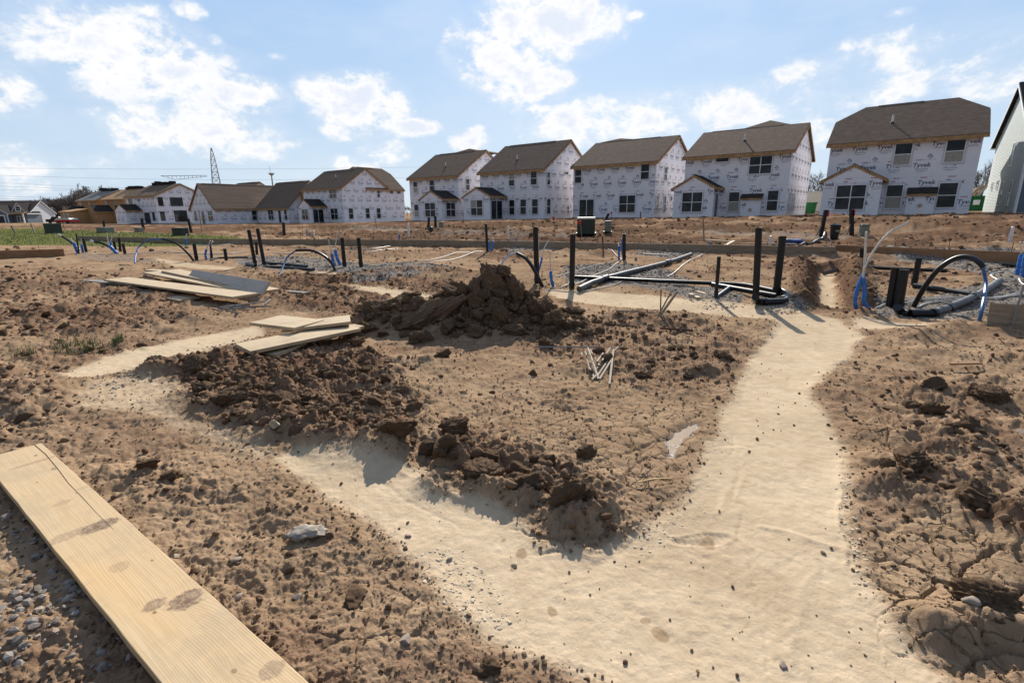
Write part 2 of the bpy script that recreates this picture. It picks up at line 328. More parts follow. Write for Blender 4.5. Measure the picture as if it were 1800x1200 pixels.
    for fx_, fy_, fa_ in FOOT:
        m_ = (np.abs(x-fx_) < .3) & (np.abs(y-fy_) < .3)
        if m_.any():
            ux = (x[m_]-fx_)*math.sin(fa_)+(y[m_]-fy_)*math.cos(fa_); vy = (x[m_]-fx_)*math.cos(fa_)-(y[m_]-fy_)*math.sin(fa_)
            e_ = np.hypot(ux/.145, vy/(.048+.008*np.sin(ux*18))); z[m_] += -.0045*sst(1.1, .75, e_)*(1+.4*np.sin(ux*190))*(.4+.9*vnoise(x[m_]*14, y[m_]*14, 301))+.002*np.exp(-((e_-1.15)/.16)**2)
    z = z+grav*.03*(1+fbm(x*2, y*2, 2, 93))*ns
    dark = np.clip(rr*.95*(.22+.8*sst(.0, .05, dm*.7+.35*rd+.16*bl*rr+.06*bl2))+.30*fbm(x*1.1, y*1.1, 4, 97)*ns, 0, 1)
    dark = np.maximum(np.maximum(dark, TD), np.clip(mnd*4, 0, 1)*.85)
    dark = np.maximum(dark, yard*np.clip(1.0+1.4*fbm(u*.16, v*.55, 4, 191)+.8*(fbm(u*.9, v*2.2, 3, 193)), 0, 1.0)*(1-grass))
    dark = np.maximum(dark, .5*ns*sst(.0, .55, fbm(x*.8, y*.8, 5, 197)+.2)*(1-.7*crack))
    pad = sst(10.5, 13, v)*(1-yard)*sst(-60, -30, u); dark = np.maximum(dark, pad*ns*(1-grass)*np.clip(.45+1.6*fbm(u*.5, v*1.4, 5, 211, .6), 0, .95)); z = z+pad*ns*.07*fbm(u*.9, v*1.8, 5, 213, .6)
    dark = np.maximum(dark, sand*.42*sst(.05, .5, fbm(x*1.3, y*1.3, 5, 198, .6)))
    for fx_, fy_, fa_, fr_ in SPOT: dark = np.maximum(dark, .9*sst(1.1, .6, np.hypot(wx-fx_, wy-fy_)/fr_))
    return z, sand, grav, dark, grass, wet, rr
def hgt(x, y):
    return fields(np.atleast_1d(np.asarray(x, float)), np.atleast_1d(np.asarray(y, float)))[0]

# ------------------------------------------------------------------ object helpers
def tag(o, label=None, cat=None, group=None, kind=None):
    if label: o['label'] = label
    if cat: o['category'] = cat
    if group: o['group'] = group
    if kind: o['kind'] = kind
    return o
def empty(name, loc, rz=0, label=None, cat=None, group=None):
    o = bpy.data.objects.new(name, None); COL.objects.link(o); o.location = [float(c) for c in loc]; o.rotation_euler = (0, 0, rz)
    o.empty_display_size = .2
    return tag(o, label, cat, group)
def mesh_np(name, V, F, mats, smooth=False, matidx=None):
    V = np.asarray(V, np.float32); F = np.asarray(F, np.int32); k = F.shape[1]
    me = bpy.data.meshes.new(name); me.vertices.add(len(V)); me.vertices.foreach_set('co', V.ravel())
    me.loops.add(F.size); me.loops.foreach_set('vertex_index', F.ravel())
    me.polygons.add(len(F)); me.polygons.foreach_set('loop_start', np.arange(0, F.size, k, dtype=np.int32)); me.polygons.foreach_set('loop_total', np.full(len(F), k, np.int32))
    if matidx is not None: me.polygons.foreach_set('material_index', np.asarray(matidx, np.int32))
    me.polygons.foreach_set('use_smooth', np.full(len(F), smooth))
    for m in (mats if isinstance(mats, (list, tuple)) else [mats]): me.materials.append(m)
    me.update(calc_edges=True); me.validate(); return me
def link(name, me, parent=None):
    o = bpy.data.objects.new(name, me); COL.objects.link(o)
    if parent is not None: o.parent = parent
    return o
class MB:
    def __init__(s): s.v = []; s.f = []; s.mi = []
    def add(s, vs, fs, mi=0):
        b = len(s.v); s.v += [tuple(float(c) for c in v) for v in vs]; s.f += [tuple(i+b for i in f) for f in fs]; s.mi += [mi]*len(fs); return s
    def box(s, x0, x1, y0, y1, z0, z1, mi=0, M=None):
        vs = [(x, y, z) for z in (z0, z1) for y in (y0, y1) for x in (x0, x1)]
        if M is not None: vs = [M @ Vector(v) for v in vs]
        return s.add(vs, [(0, 2, 3, 1), (4, 5, 7, 6), (0, 1, 5, 4), (2, 6, 7, 3), (0, 4, 6, 2), (1, 3, 7, 5)], mi)
    def slab(s, poly, off, mi=0):
        """polygon extruded by the vector off"""
        n = len(poly); off = np.asarray(off, float)
        a = [np.asarray(p, float) for p in poly]; b = [p+off for p in a]
        return s.add(a+b, [tuple(range(n)), tuple(range(2*n-1, n-1, -1))]+[(i, i+n, (i+1) % n+n, (i+1) % n) for i in range(n)], mi)
    def tube(s, pts, r, seg=8, caps=True, mi=0):
        P = [Vector([float(c) for c in p]) for p in pts]; n = len(P); rs = r if isinstance(r, (list, tuple)) else [r]*n
        up = None; vs = []; fs = []
        for i, p in enumerate(P):
            t = (P[min(i+1, n-1)]-P[max(i-1, 0)]).normalized()
            if up is None:
                up = t.orthogonal().normalized()
            up = (up-t*up.dot(t)).normalized(); w = t.cross(up)
            for k in range(seg):
                a = 2*math.pi*k/seg; vs.append(p+(up*math.cos(a)+w*math.sin(a))*rs[i])
        for i in range(n-1):
            for k in range(seg):
                fs.append((i*seg+k, i*seg+(k+1) % seg, (i+1)*seg+(k+1) % seg, (i+1)*seg+k))
        if caps: fs += [tuple(range(seg-1, -1, -1)), tuple((n-1)*seg+k for k in range(seg))]
        return s.add(vs, fs, mi)
    def build(s, name, mats, parent=None, smooth=False, bevel=0):
        me = bpy.data.meshes.new(name); me.from_pydata(s.v, [], s.f); me.update()
        for m in (mats if isinstance(mats, (list, tuple)) else [mats]): me.materials.append(m)
        me.polygons.foreach_set('material_index', s.mi)
        if smooth: me.polygons.foreach_set('use_smooth', [True]*len(me.polygons)); me.set_sharp_from_angle(angle=R(40))
        o = link(name, me, parent)
        if bevel:
            b = o.modifiers.new('bevel', 'BEVEL'); b.width = bevel; b.segments = 2; b.limit_method = 'ANGLE'
        return o
def smooth_path(pts, n=6):
    P = [np.asarray(p, float) for p in pts]
    if len(P) < 3: return P
    Q = [2*P[0]-P[1]]+P+[2*P[-1]-P[-2]]; out = []
    for i in range(1, len(Q)-2):
        for k in range(n):
            t = k/n; a, b, c, d = Q[i-1:i+3]
            out.append(.5*((2*b)+(c-a)*t+(2*a-5*b+4*c-d)*t*t+(3*b-a-3*c+d)*t**3))
    out.append(P[-1]); return out

# ------------------------------------------------------------------ materials
def newmat(name, rough=.8, spec=.3):
    m = bpy.data.materials.new(name); m.use_nodes = True; b = m.node_tree.nodes['Principled BSDF']
    b.inputs['Roughness'].default_value = rough; b.inputs['Specular IOR Level'].default_value = spec
    return m, G_(m.node_tree), b
def coords(m, kind='Object'):
    return N('ShaderNodeTexCoord', m.node_tree).outputs[kind]
def bump(g_, b, h, strength=.5, dist=.01, prev=None):
    n = N('ShaderNodeBump', g_.nt); g_.put(n.inputs['Strength'], strength); n.inputs['Distance'].default_value = dist
    g_.put(n.inputs['Height'], h)
    if prev is not None: g_.nt.links.new(prev, n.inputs['Normal'])
    if b is not None: g_.nt.links.new(n.outputs[0], b.inputs['Normal'])
    return n.outputs[0]
def plain(name, col, rough=.7, spec=.3, var=.12, scale=6, bmp=0, kind='Object'):
    m, g_, b = newmat(name, rough, spec); c = coords(m, kind)
    f = g_.noise(c, scale, 5, .6)
    lo = tuple(max(0, x*(1-var*1.4)) for x in col); hi = tuple(min(1, x*(1+var)) for x in col)
    g_.put(b.inputs['Base Color'], g_.mix(g_.ss(f, .3, .7), lo, hi))
    if bmp: bump(g_, b, g_.noise(c, scale*8, 4), .4, bmp)
    return m
def attr(m, name):
    n = N('ShaderNodeAttribute', m.node_tree); n.attribute_name = name; return n.outputs['Fac']
TAN = (.335, .230, .143); TAN2 = (.240, .157, .095); CLAY = (.200, .124, .078); CLAY2 = (.130, .078, .049); SANDC = (.52, .405, .275); SANDD = (.425, .322, .212)
def soil_material():
    m, g_, b = newmat('soil', 1.0, .0); P = coords(m, 'Object')
    sand, grav, dark, grass, wet = [attr(m, k) for k in ('sand', 'gravel', 'dark', 'grass', 'wet')]
    nA = g_.noise(P, 1.3, 6, .6); nB = g_.noise(P, 9, 6, .65); nC = g_.noise(P, 70, 5, .7); nD = g_.noise(P, 260, 3, .7)
    base = g_.mix(g_.ss(g_.m('ADD', g_.m('MULTIPLY', nA, .6), g_.m('MULTIPLY', nB, .4)), .38, .62), TAN, TAN2)
    clay = g_.mix(g_.ss(g_.m('ADD', nB, g_.m('MULTIPLY_ADD', dark, .9, -.7)), .35, .65), CLAY, CLAY2)  # clay deepens with dark; small shadows of the rough yard painted in too
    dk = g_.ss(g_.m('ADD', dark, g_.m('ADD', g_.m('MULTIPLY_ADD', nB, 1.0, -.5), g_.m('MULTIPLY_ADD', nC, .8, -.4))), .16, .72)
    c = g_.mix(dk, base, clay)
    # scattered dark crumbs and pale grit
    c = g_.mix(g_.m('MULTIPLY', g_.ss(nC, .60, .74), .25), c, (.13, .08, .05))
    c = g_.mix(g_.m('MULTIPLY', g_.ss(nD, .62, .78), .35), c, (.42, .33, .24))
    # gravel bed colour
    vo = N('ShaderNodeTexVoronoi', m.node_tree); g_.put(vo.inputs['Vector'], P); vo.inputs['Scale'].default_value = 32
    vg = g_.mix(vo.outputs['Color'], (.12, .11, .105), (.36, .335, .31)); 
    gm = g_.ss(g_.m('ADD', grav, g_.m('MULTIPLY_ADD', nB, .8, -.4)), .35, .65)
    sepc = N('ShaderNodeSeparateColor', m.node_tree); m.node_tree.links.new(vo.outputs['Color'], sepc.inputs[0])
    vg = g_.mix(sepc.outputs[0], (.12, .098, .08), (.27, .235, .20))
    c = g_.mix(gm, c, vg)
    # sand
    sn = g_.mix(g_.ss(g_.m('ADD', g_.m('MULTIPLY', nA, .5), g_.m('MULTIPLY', nB, .5)), .36, .62), SANDC, SANDD)
    sn = g_.mix(g_.m('MULTIPLY', g_.ss(nC, .58, .72), .45), sn, (.30, .22, .14))
    sn = g_.mix(g_.m('MULTIPLY', g_.ss(nD, .55, .75), .5), sn, (.25, .185, .12))
    sm = g_.ss(g_.m('ADD', sand, g_.m('ADD', g_.m('MULTIPLY_ADD', nB, 1.1, -.55), g_.m('MULTIPLY_ADD', nC, .7, -.35))), .18, .78)
    sn = g_.mix(g_.m('MULTIPLY', g_.ss(g_.m('ADD', dark, g_.m('MULTIPLY_ADD', nC, .6, -.3)), .15, .9), .8), sn, (.27, .185, .11))
    c = g_.mix(sm, c, sn)
    gr = g_.mix(g_.ss(nA, .4, .6), (.085, .105, .030), (.135, .125, .052))
    c = g_.mix(g_.ss(g_.m('ADD', grass, g_.m('MULTIPLY_ADD', nB, .8, -.4)), .4, .6), c, gr)
    c = g_.mix(g_.ss(wet, .2, .8), c, (.16, .105, .065))
    g_.put(b.inputs['Base Color'], c)
    cra = attr(m, 'crack'); wv = N('ShaderNodeTexNoise', m.node_tree); g_.put(wv.inputs['Vector'], P); wv.inputs['Scale'].default_value = 5; wv.inputs['Detail'].default_value = 4
    vc = N('ShaderNodeTexVoronoi', m.node_tree, feature='DISTANCE_TO_EDGE'); g_.put(vc.inputs['Vector'], g_.vm('ADD', g_.vm('MULTIPLY', P, (1, 1, 0)), g_.vm('MULTIPLY', wv.outputs['Color'], (.22, .22, 0)))); vc.inputs['Scale'].default_value = 6.5
    crk_h = g_.m('MULTIPLY', g_.m('SUBTRACT', g_.ss(vc.outputs['Distance'], .0, .035), 1.0), g_.ss(cra, .3, .8))
    g_.put(b.inputs['Roughness'], g_.ss(wet, .3, .9, 1.0, .35)); g_.put(b.inputs['Specular IOR Level'], g_.ss(wet, .3, .9, .0, .4))
    vb = g_.m('MULTIPLY', g_.m('SUBTRACT', 1.0, vo.outputs['Distance']), gm)
    nz = bump(g_, None, crk_h, 1.0, .03); n0 = bump(g_, None, nB, .35, .03, nz); n1 = bump(g_, None, nC, g_.ss(sm, 0, 1, .75, .25), .010, n0); n3 = bump(g_, None, vb, .5, .02, n1); bump(g_, b, nD, g_.ss(sm, 0, 1, .7, .4), .003, n3)
    return m
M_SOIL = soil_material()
def clay_material(name, a, bcol, dust):
    m, g_, b = newmat(name, 1.0, .04); P = coords(m, 'Object')
    nB = g_.noise(P, 6, 6, .65); nC = g_.noise(P, 45, 6, .7)
    c = g_.mix(g_.ss(nB, .35, .65), a, bcol)
    geo = N('ShaderNodeNewGeometry', m.node_tree); rnd = geo.outputs['Random Per Island']
    c = g_.mix(g_.m('MULTIPLY', g_.ss(rnd, .3, 1.0), dust), c, TAN)
    c = g_.mix(g_.m('MULTIPLY', g_.ss(nC, .55, .7), .35), c, TAN2)
    g_.put(b.inputs['Base Color'], c)
    nE = g_.noise(P, 22, 6, .75, .4); n0 = bump(g_, None, nB, .7, .04); n1 = bump(g_, None, nE, .9, .03, n0); bump(g_, b, nC, .9, .012, n1); return m
M_CLOD = clay_material('clay_clod', CLAY, CLAY2, .75)
M_CRUMB = clay_material('soil_crumb', (.27, .18, .11), (.18, .115, .07), .8)
M_CLAYD = clay_material('fresh_clay', (.175, .106, .066), (.108, .064, .040), .45)
def stone_material():
    m, g_, b = newmat('gravel_stone', .95, .08); geo = N('ShaderNodeNewGeometry', m.node_tree); P = coords(m, 'Object')
    r_ = N('ShaderNodeValToRGB', m.node_tree); g_.put(r_.inputs[0], geo.outputs['Random Per Island'])
    e = r_.color_ramp.elements; e[0].color = (.13, .108, .088, 1); e[1].color = (.36, .31, .26, 1); x = e.new(.4); x.color = (.21, .18, .155, 1); x = e.new(.75); x.color = (.29, .26, .235, 1); x = e.new(.9); x.color = (.27, .20, .15, 1)
    f = g_.noise(P, 60, 4); g_.put(b.inputs['Base Color'], g_.mix(g_.ss(f, .3, .7), r_.outputs[0], g_.mix(.25, r_.outputs[0], (.2, .17, .14)))); bump(g_, b, f, .3, .004); return m
M_STONE = stone_material()
def wood(name, a, b_, dirt=(.2, .15, .1), dirtamt=.2, gs=1.0, knots=True):
    m, g_, b = newmat(name, .75, .25); P = coords(m, 'Object')
    st = g_.vm('MULTIPLY', P, (1.2*gs, 22*gs, 22*gs)); warp = g_.noise(g_.vm('MULTIPLY', P, (.9, 4, 4)), 1.5, 3)
    wv = g_.noise(st, 2.2, 4, .6, .6)
    ring = N('ShaderNodeTexWave', m.node_tree, wave_type='BANDS', bands_direction='Y'); g_.put(ring.inputs['Vector'], g_.vm('ADD', g_.vm('MULTIPLY', P, (.25, 1, 1)), g_.vm('MULTIPLY', g_.mix(1.0, (0, 0, 0), (0, 0, 0)), (0, 0, 0))))
    ring.inputs['Scale'].default_value = 22; ring.inputs['Distortion'].default_value = 9; ring.inputs['Detail'].default_value = 2; ring.inputs['Detail Scale'].default_value = .35
    c = g_.mix(g_.ss(wv, .35, .65), a, b_); c = g_.mix(g_.m('MULTIPLY', ring.outputs['Fac'], .45), c, tuple(x*.72 for x in b_))
    if knots:
        vo = N('ShaderNodeTexVoronoi', m.node_tree); g_.put(vo.inputs['Vector'], g_.vm('MULTIPLY', P, (2.3, 5.5, .01))); vo.inputs['Scale'].default_value = 1.0; vo.inputs['Randomness'].default_value = 1
        kn = g_.ss(vo.outputs['Distance'], .085, .05); c = g_.mix(g_.m('MULTIPLY', kn, .75), c, tuple(x*.38 for x in b_))
    dn = g_.noise(P, 3.0, 6, .65); c = g_.mix(g_.m('MULTIPLY', g_.ss(dn, .48, .72), dirtamt), c, dirt)
    g_.put(b.inputs['Base Color'], c); bump(g_, b, wv, .25, .002); return m
M_PINE = wood('fresh_pine', (.58, .42, .24), (.48, .33, .18), (.33, .24, .15), .30)
M_WEATH = wood('weathered_board', (.54, .415, .26), (.43, .325, .20), (.28, .21, .14), .5)
M_GREYB = wood('grey_board', (.27, .245, .215), (.20, .18, .16), (.16, .12, .09), .4)
M_FORM = wood('form_lumber', (.36, .27, .185), (.28, .205, .135), (.14, .10, .07), .5)
M_FORMO = wood('orange_form_lumber', (.36, .195, .10), (.27, .145, .075), (.2, .13, .08), .3)
M_STAKE = wood('stake_wood', (.34, .26, .18), (.25, .19, .13), (.15, .11, .08), .4, knots=False)
M_TRIM = plain('raw_trim_wood', (.42, .25, .12), .8, .2, .25, 3)
M_OSB = None
def osb():
    m, g_, b = newmat('osb_sheathing', .85, .2); P = coords(m)
    vo = N('ShaderNodeTexVoronoi', m.node_tree); g_.put(vo.inputs['Vector'], P); vo.inputs['Scale'].default_value = 6
    sp = N('ShaderNodeSeparateColor', m.node_tree); m.node_tree.links.new(vo.outputs['Color'], sp.inputs[0])
    br = N('ShaderNodeTexBrick', m.node_tree); br.inputs['Scale'].default_value = 1; br.inputs['Brick Width'].default_value = 2.4; br.inputs['Row Height'].default_value = 1.2; br.inputs['Mortar Size'].default_value = .012
    c = g_.mix(sp.outputs[0], (.36, .20, .09), (.45, .27, .13)); g_.put(b.inputs['Base Color'], c); return m
M_OSB = osb()
def wrap_mat():
    m, g_, b = newmat('white_house_wrap', .55, .3); P = coords(m)
    f = g_.noise(P, 1.1, 5, .6); f2 = g_.noise(g_.vm('MULTIPLY', P, (1, 1, .35)), 5, 4, .6)
    c = g_.mix(g_.ss(f, .3, .7), (.85, .83, .85), (.80, .78, .81))
    sp = N('ShaderNodeSeparateXYZ', m.node_tree); g_.put(sp.inputs[0], P)
    seam = g_.m('FRACT', g_.m('DIVIDE', sp.outputs[2], 2.75)); sm = g_.ss(g_.m('ABSOLUTE', g_.m('SUBTRACT', seam, .02)), .006, .001)
    c = g_.mix(g_.m('MULTIPLY', sm, .35), c, (.5, .48, .52))
    g_.put(b.inputs['Base Color'], c)
    n0 = bump(g_, None, f2, .35, .05); bump(g_, b, g_.noise(P, 2.3, 3), .3, .08, n0); return m
M_WRAP = wrap_mat()
M_INKD = plain('dark_print', (.09, .09, .13), .7, .2, .1); M_INKR = plain('red_print', (.45, .05, .05), .7, .2, .1); M_INKG = plain('grey_print', (.30, .30, .34), .7, .2, .1)
def shingles(name, a, b_):
    m, g_, b = newmat(name, 1.0, .03); P = coords(m, 'Generated'); P = coords(m, 'Object')
    br = N('ShaderNodeTexBrick', m.node_tree); sp = N('ShaderNodeSeparateXYZ', m.node_tree); g_.put(sp.inputs[0], P)
    cb = N('ShaderNodeCombineXYZ', m.node_tree); g_.put(cb.inputs[0], g_.m('ADD', sp.outputs[0], g_.m('MULTIPLY', sp.outputs[1], .13))); g_.put(cb.inputs[1], g_.m('MULTIPLY', sp.outputs[2], 1.75))
    g_.put(br.inputs['Vector'], cb.outputs[0]); br.inputs['Scale'].default_value = 1; br.inputs['Brick Width'].default_value = .33; br.inputs['Row Height'].default_value = .145; br.inputs['Mortar Size'].default_value = .006
    br.inputs['Color1'].default_value = (*a, 1); br.inputs['Color2'].default_value = (*b_, 1); br.inputs['Mortar'].default_value = (*[x*.5 for x in b_], 1)
    f = g_.noise(P, 1.4, 6, .65); f2 = g_.noise(P, 9, 3, .6)
    c = g_.mix(g_.ss(f, .35, .7), br.outputs['Color'], g_.mix(.45, br.outputs['Color'], b_)); c = g_.mix(g_.m('MULTIPLY', g_.ss(f2, .5, .7), .3), c, a)
    g_.put(b.inputs['Base Color'], c); bump(g_, b, br.outputs['Fac'], -.4, .01); return m
M_ROOF = shingles('brown_shingles', (.215, .155, .115), (.15, .106, .078))
M_ROOFD = shingles('dark_shingles', (.06, .052, .048), (.04, .035, .033))
M_FELT = plain('grey_felt', (.20, .18, .16), .8, .2, .2, 2)
M_FRAME = plain('white_vinyl', (.80, .80, .80), .4, .5, .04)
def glass():
    m, g_, b = newmat('window_glass', .05, .35); P = coords(m)
    f = g_.noise(P, .9, 2)
    g_.put(b.inputs['Base Color'], g_.mix(g_.ss(f, .4, .6), (.010, .012, .015), (.035, .038, .042))); bump(g_, b, f, .08, .05); return m
M_GLASS = glass(); M_TAPE = plain('flashing_tape', (.66, .64, .68), .5, .3, .06); M_GREYL = wood('light_grey_board', (.50, .455, .40), (.42, .38, .33), (.25, .2, .15), .35)
M_DAYPANE = plain('daylight_toned_pane', (.36, .33, .28), .5, .5, .1)  # opaque pale panes: daylight seen through the house put into their colour
M_FOUND = plain('concrete', (.30, .29, .27), .9, .2, .2, 4, .004)
M_BLACK = plain('black_pvc', (.010, .010, .011), .42, .35, .3, 9)
M_GREYP = plain('dusty_grey_pipe', (.075, .073, .072), .6, .4, .35, 5)
M_PEX = plain('white_pex', (.56, .53, .47), .55, .5, .1, 9)
M_BLUE = plain('blue_sleeve', (.025, .15, .46), .5, .5, .25, 14)
M_BLUED = plain('blue_pex', (.03, .10, .26), .5, .5, .2, 14)
M_WHITE = plain('white_plastic', (.72, .72, .70), .5, .4, .08)
M_GREEN = plain('dark_green_metal', (.028, .038, .030), .5, .4, .2)
M_PEDG = plain('grey_green_plastic', (.20, .215, .17), .6, .3, .12)
M_DUMP = plain('green_dumpster', (.022, .12, .04), .7, .2, .15)
M_CREAM = plain('cream_metal', (.60, .58, .50), .5, .4, .08)
M_RED = plain('red_tape', (.50, .03, .03), .6, .3, .1)
M_STEEL = plain('grey_steel', (.22, .22, .22), .5, .5, .2)
M_RUST = plain('rusty_steel', (.10, .062, .045), .8, .3, .35, 20)
M_GALV = plain('hazy_galvanised_steel', (.30, .33, .37), .7, .3, .1)
M_SID = None
def siding(name, col):
    m, g_, b = newmat(name, .6, .3); P = coords(m); f = g_.noise(P, 2, 3)
    g_.put(b.inputs['Base Color'], g_.mix(f, col, tuple(x*.9 for x in col))); return m
M_SID = siding('grey_siding', (.46, .50, .48)); M_SIDB = siding('slate_blue_siding', (.13, .165, .19)); M_SIDW = siding('white_siding', (.60, .62, .64))
M_BARK = plain('grey_bark', (.105, .090, .080), .9, .1, .3, 3)
M_TWIG = plain('bare_twigs', (.19, .165, .15), .9, .1, .3, .3)
M_CONC = plain('crumbled_concrete', (.30, .26, .21), .95, .2, .25, 30, .01)
M_GRASSB = plain('grass_blade', (.085, .115, .030), .7, .3, .3, 2)
M_MUD = None
def mudwater():
    m, g_, b = newmat('muddy_water', .55, .06); P = coords(m); g_.put(b.inputs['Base Color'], g_.mix(g_.noise(P, 5), (.20, .135, .085), (.26, .18, .115))); bump(g_, b, g_.noise(P, 14, 2), .12, .01); return m
M_MUD = mudwater()

# ------------------------------------------------------------------ ground
def build_ground():
    dense = np.linspace(R(-53), R(53), 920); rest = np.linspace(R(54), R(306), 64)[1:-1]
    A = np.concatenate([dense, rest]); na = len(A)
    rs = [.75]
    while rs[-1] < 62: r_ = rs[-1]; rs.append(r_+.0021*r_+.00062*r_*r_)
    while rs[-1] < 5000: rs.append(rs[-1]*1.09)
    rs = np.array(rs); nr = len(rs)
    print('ground grid', nr, na, nr*na)
    X = rs[:, None]*np.sin(A)[None]; Y = rs[:, None]*np.cos(A)[None]
    z, sand, grav, dark, grass, wet, rough = fields(X.ravel(), Y.ravel())
    V = np.stack([X.ravel(), Y.ravel(), z], 1)
    V = np.vstack([V, [[0, 0, 0]]]); c = len(V)-1
    i = np.arange(nr-1)[:, None]*na; j = np.arange(na)[None]; jn = (j+1) % na
    q = np.stack([(i+j), (i+jn), (i+na+jn), (i+na+j)], -1).reshape(-1, 4)[:, ::-1]
    crk = np.zeros(len(z)); nr_ = np.hypot(X.ravel(), Y.ravel()) < 9; crk[nr_] = np.max([w_*sst(.1, -.1, sdf(X.ravel()[nr_], Y.ravel()[nr_], p)) for p, w_ in zip(CRACK, [1, .55, 1, .7, .4])], 0)*(1-sand[nr_])
    attrs = {k: np.append(v, 0).astype(np.float32) for k, v in dict(sand=sand, crack=crk, gravel=grav*(.25+.75*sst(5, 10, np.hypot(X.ravel(), Y.ravel()))), dark=dark, grass=grass, wet=wet).items()}
    fs = attrs['sand'][q].mean(1); fg = attrs['grass'][q].mean(1)
    path = fs > .45; lawn = (fg > .5) & ~path
    inner = np.stack([np.full(na, c), np.arange(na), (np.arange(na)+1) % na], 1)[:, ::-1]
    def make(name, sel, extra=False):
        f = q[sel]; used = np.unique(f); remap = np.full(len(V), -1); remap[used] = np.arange(len(used))
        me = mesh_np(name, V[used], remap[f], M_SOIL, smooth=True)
        for k, v in attrs.items():
            a = me.attributes.new(k, 'FLOAT', 'POINT'); a.data.foreach_set('value', v[used])
        o = link(name, me); o['kind'] = 'structure'; return o
    make('ground', ~path & ~lawn); make('sand_path', path); make('lawn', lawn)
    me = bpy.data.meshes.new('ground'); me.from_pydata(V[[c]+list(range(na))].tolist(), [], [(0, (k+1) % na+1, k+1) for k in range(na)]); me.materials.append(M_SOIL)
    link('ground', me)['kind'] = 'structure'
build_ground()
pw = XY([(1152,774),(1172,744),(1208,728),(1226,738),(1205,770),(1188,804),(1160,804)]); pz = float(hgt(pw[:, 0].mean(), pw[:, 1].mean())[0])+.006
mb = MB(); mb.slab([(x, y, pz-.004) for x, y in smooth_path([*pw, pw[0]], 4)[:-1]], (0, 0, .004)); mb.build('puddle', M_MUD)['kind'] = 'structure'

# ------------------------------------------------------------------ rocks and clods
import bmesh
def ico(sub):
    bm = bmesh.new(); bmesh.ops.create_icosphere(bm, subdivisions=sub, radius=1); V = np.array([v.co[:] for v in bm.verts]); F = np.array([[v.index for v in f.verts] for f in bm.faces]); bm.free(); return V, F
ICO = {k: ico(k) for k in (1, 2, 3, 4, 5)}
def n3(P, s, seed): return (fbm(P[:, 0]*s+P[:, 2]*1.7*s+seed, P[:, 1]*s-P[:, 2]*1.3*s+seed*2.3, 4, seed)+fbm(P[:, 2]*s+seed, P[:, 0]*1.1*s-P[:, 1]*s, 4, seed+5))*.5
def chunk(sub, seed, planes=7, amp=.22, flat=(1, 1, 1)):
    r_ = np.random.default_rng(seed); V, F = ICO[sub]; V = V.copy()*r_.uniform(.75, 1.25, 3)
    for _ in range(planes):
        n = r_.normal(size=3); n /= np.linalg.norm(n); d = r_.uniform(.38, .82); t = V@n; V = V-np.outer(np.clip(t-d, 0, None), n)*.92
    if sub > 1:
        base = V/np.maximum(np.linalg.norm(V, axis=1, keepdims=True), 1e-6)
        V = V*(1+amp*.8*n3(base*1.0, 1.6, seed))[:, None]
        if sub > 2: V = V*(1+amp*(.9*np.abs(n3(base, 4.0, seed+9))-.1))[:, None]
        if sub > 3: V = V*(1+amp*.30*n3(base, 12, seed+19))[:, None]
    return V*np.array(flat), F
def scatter(name, pts, sizes, variants, mat, flat=.7, sink=.25, smooth=False, label=None, cat=None, kind='stuff'):
    Vs = []; Fs = []; off = 0; n = len(pts); which = rng.integers(0, len(variants), n)
    for k, (V, F) in enumerate(variants):
        idx = np.where(which == k)[0]
        if len(idx) == 0: continue
        m = len(idx); q = rng.normal(size=(m, 4)); q /= np.linalg.norm(q, axis=1, keepdims=True); a, b, c, d = q.T
        Rm = np.stack([1-2*(c*c+d*d), 2*(b*c-a*d), 2*(b*d+a*c), 2*(b*c+a*d), 1-2*(b*b+d*d), 2*(c*d-a*b), 2*(b*d-a*c), 2*(c*d+a*b), 1-2*(b*b+c*c)], 1).reshape(m, 3, 3)
        sc = sizes[idx][:, None]*rng.uniform(.7, 1.25, (m, 3)); P = V[None]*sc[:, None]; P = np.einsum('mij,mvj->mvi', Rm, P); P[:, :, 2] *= flat
        P = P+pts[idx][:, None]; P[:, :, 2] += (sizes[idx]*flat*(1-2*sink)*.8)[:, None]
        Vs.append(P.reshape(-1, 3)); Fs.append((F[None]+(np.arange(m)*len(V))[:, None, None]).reshape(-1, 3)+off); off += m*len(V)
    me = mesh_np(name, np.vstack(Vs), np.vstack(Fs), mat, smooth); o = link(name, me); tag(o, label, cat, kind=kind); return o
def sample(n, rmin, rmax, power=1.0, amax=56):
    r_ = rmin*(rmax/rmin)**(rng.uniform(size=n)**power); a = rng.uniform(-R(amax), R(amax), n)
    return r_*np.sin(a), r_*np.cos(a), r_
v20 = [chunk(1, s, 4, .1) for s in range(8)]; v80 = [chunk(2, s+50, 5, .3) for s in range(8)]
# broken clay lumps
x, y, r_ = sample(60000, 1.2, 22, .9); z, sand, grav, dark, grass, wet, rough = fields(x, y)
keep = rng.uniform(size=len(x)) < np.clip(rough**1.8*1.0*(1-grass)*(1-wet)*(1-grav), 0, 1); keep &= sand < .2
x, y, z, r_, rough = [a[keep][:6500] for a in (x, y, z, r_, rough)]
sz = .005+.030*rng.uniform(size=len(x))**4.5*(.5+rough)+.0009*r_
scatter('clay_lumps', np.stack([x, y, z], 1), sz, v80, M_CLOD, .8, .3, True, 'loose broken lumps of brown clay lying all over the churned soil', 'soil lumps')
x, y, r_ = sample(30000, 9, 46, .8); z, sand, grav, dark, grass, wet, rough = fields(x, y)
keep = (rng.uniform(size=len(x)) < np.clip(dark**2*1.1, 0, 1)) & (sand < .3) & (grass < .3) & (np.hypot(x+.3, y-7.2) > 2); x, y, z, r_ = [a[keep][:5500] for a in (x, y, z, r_)]
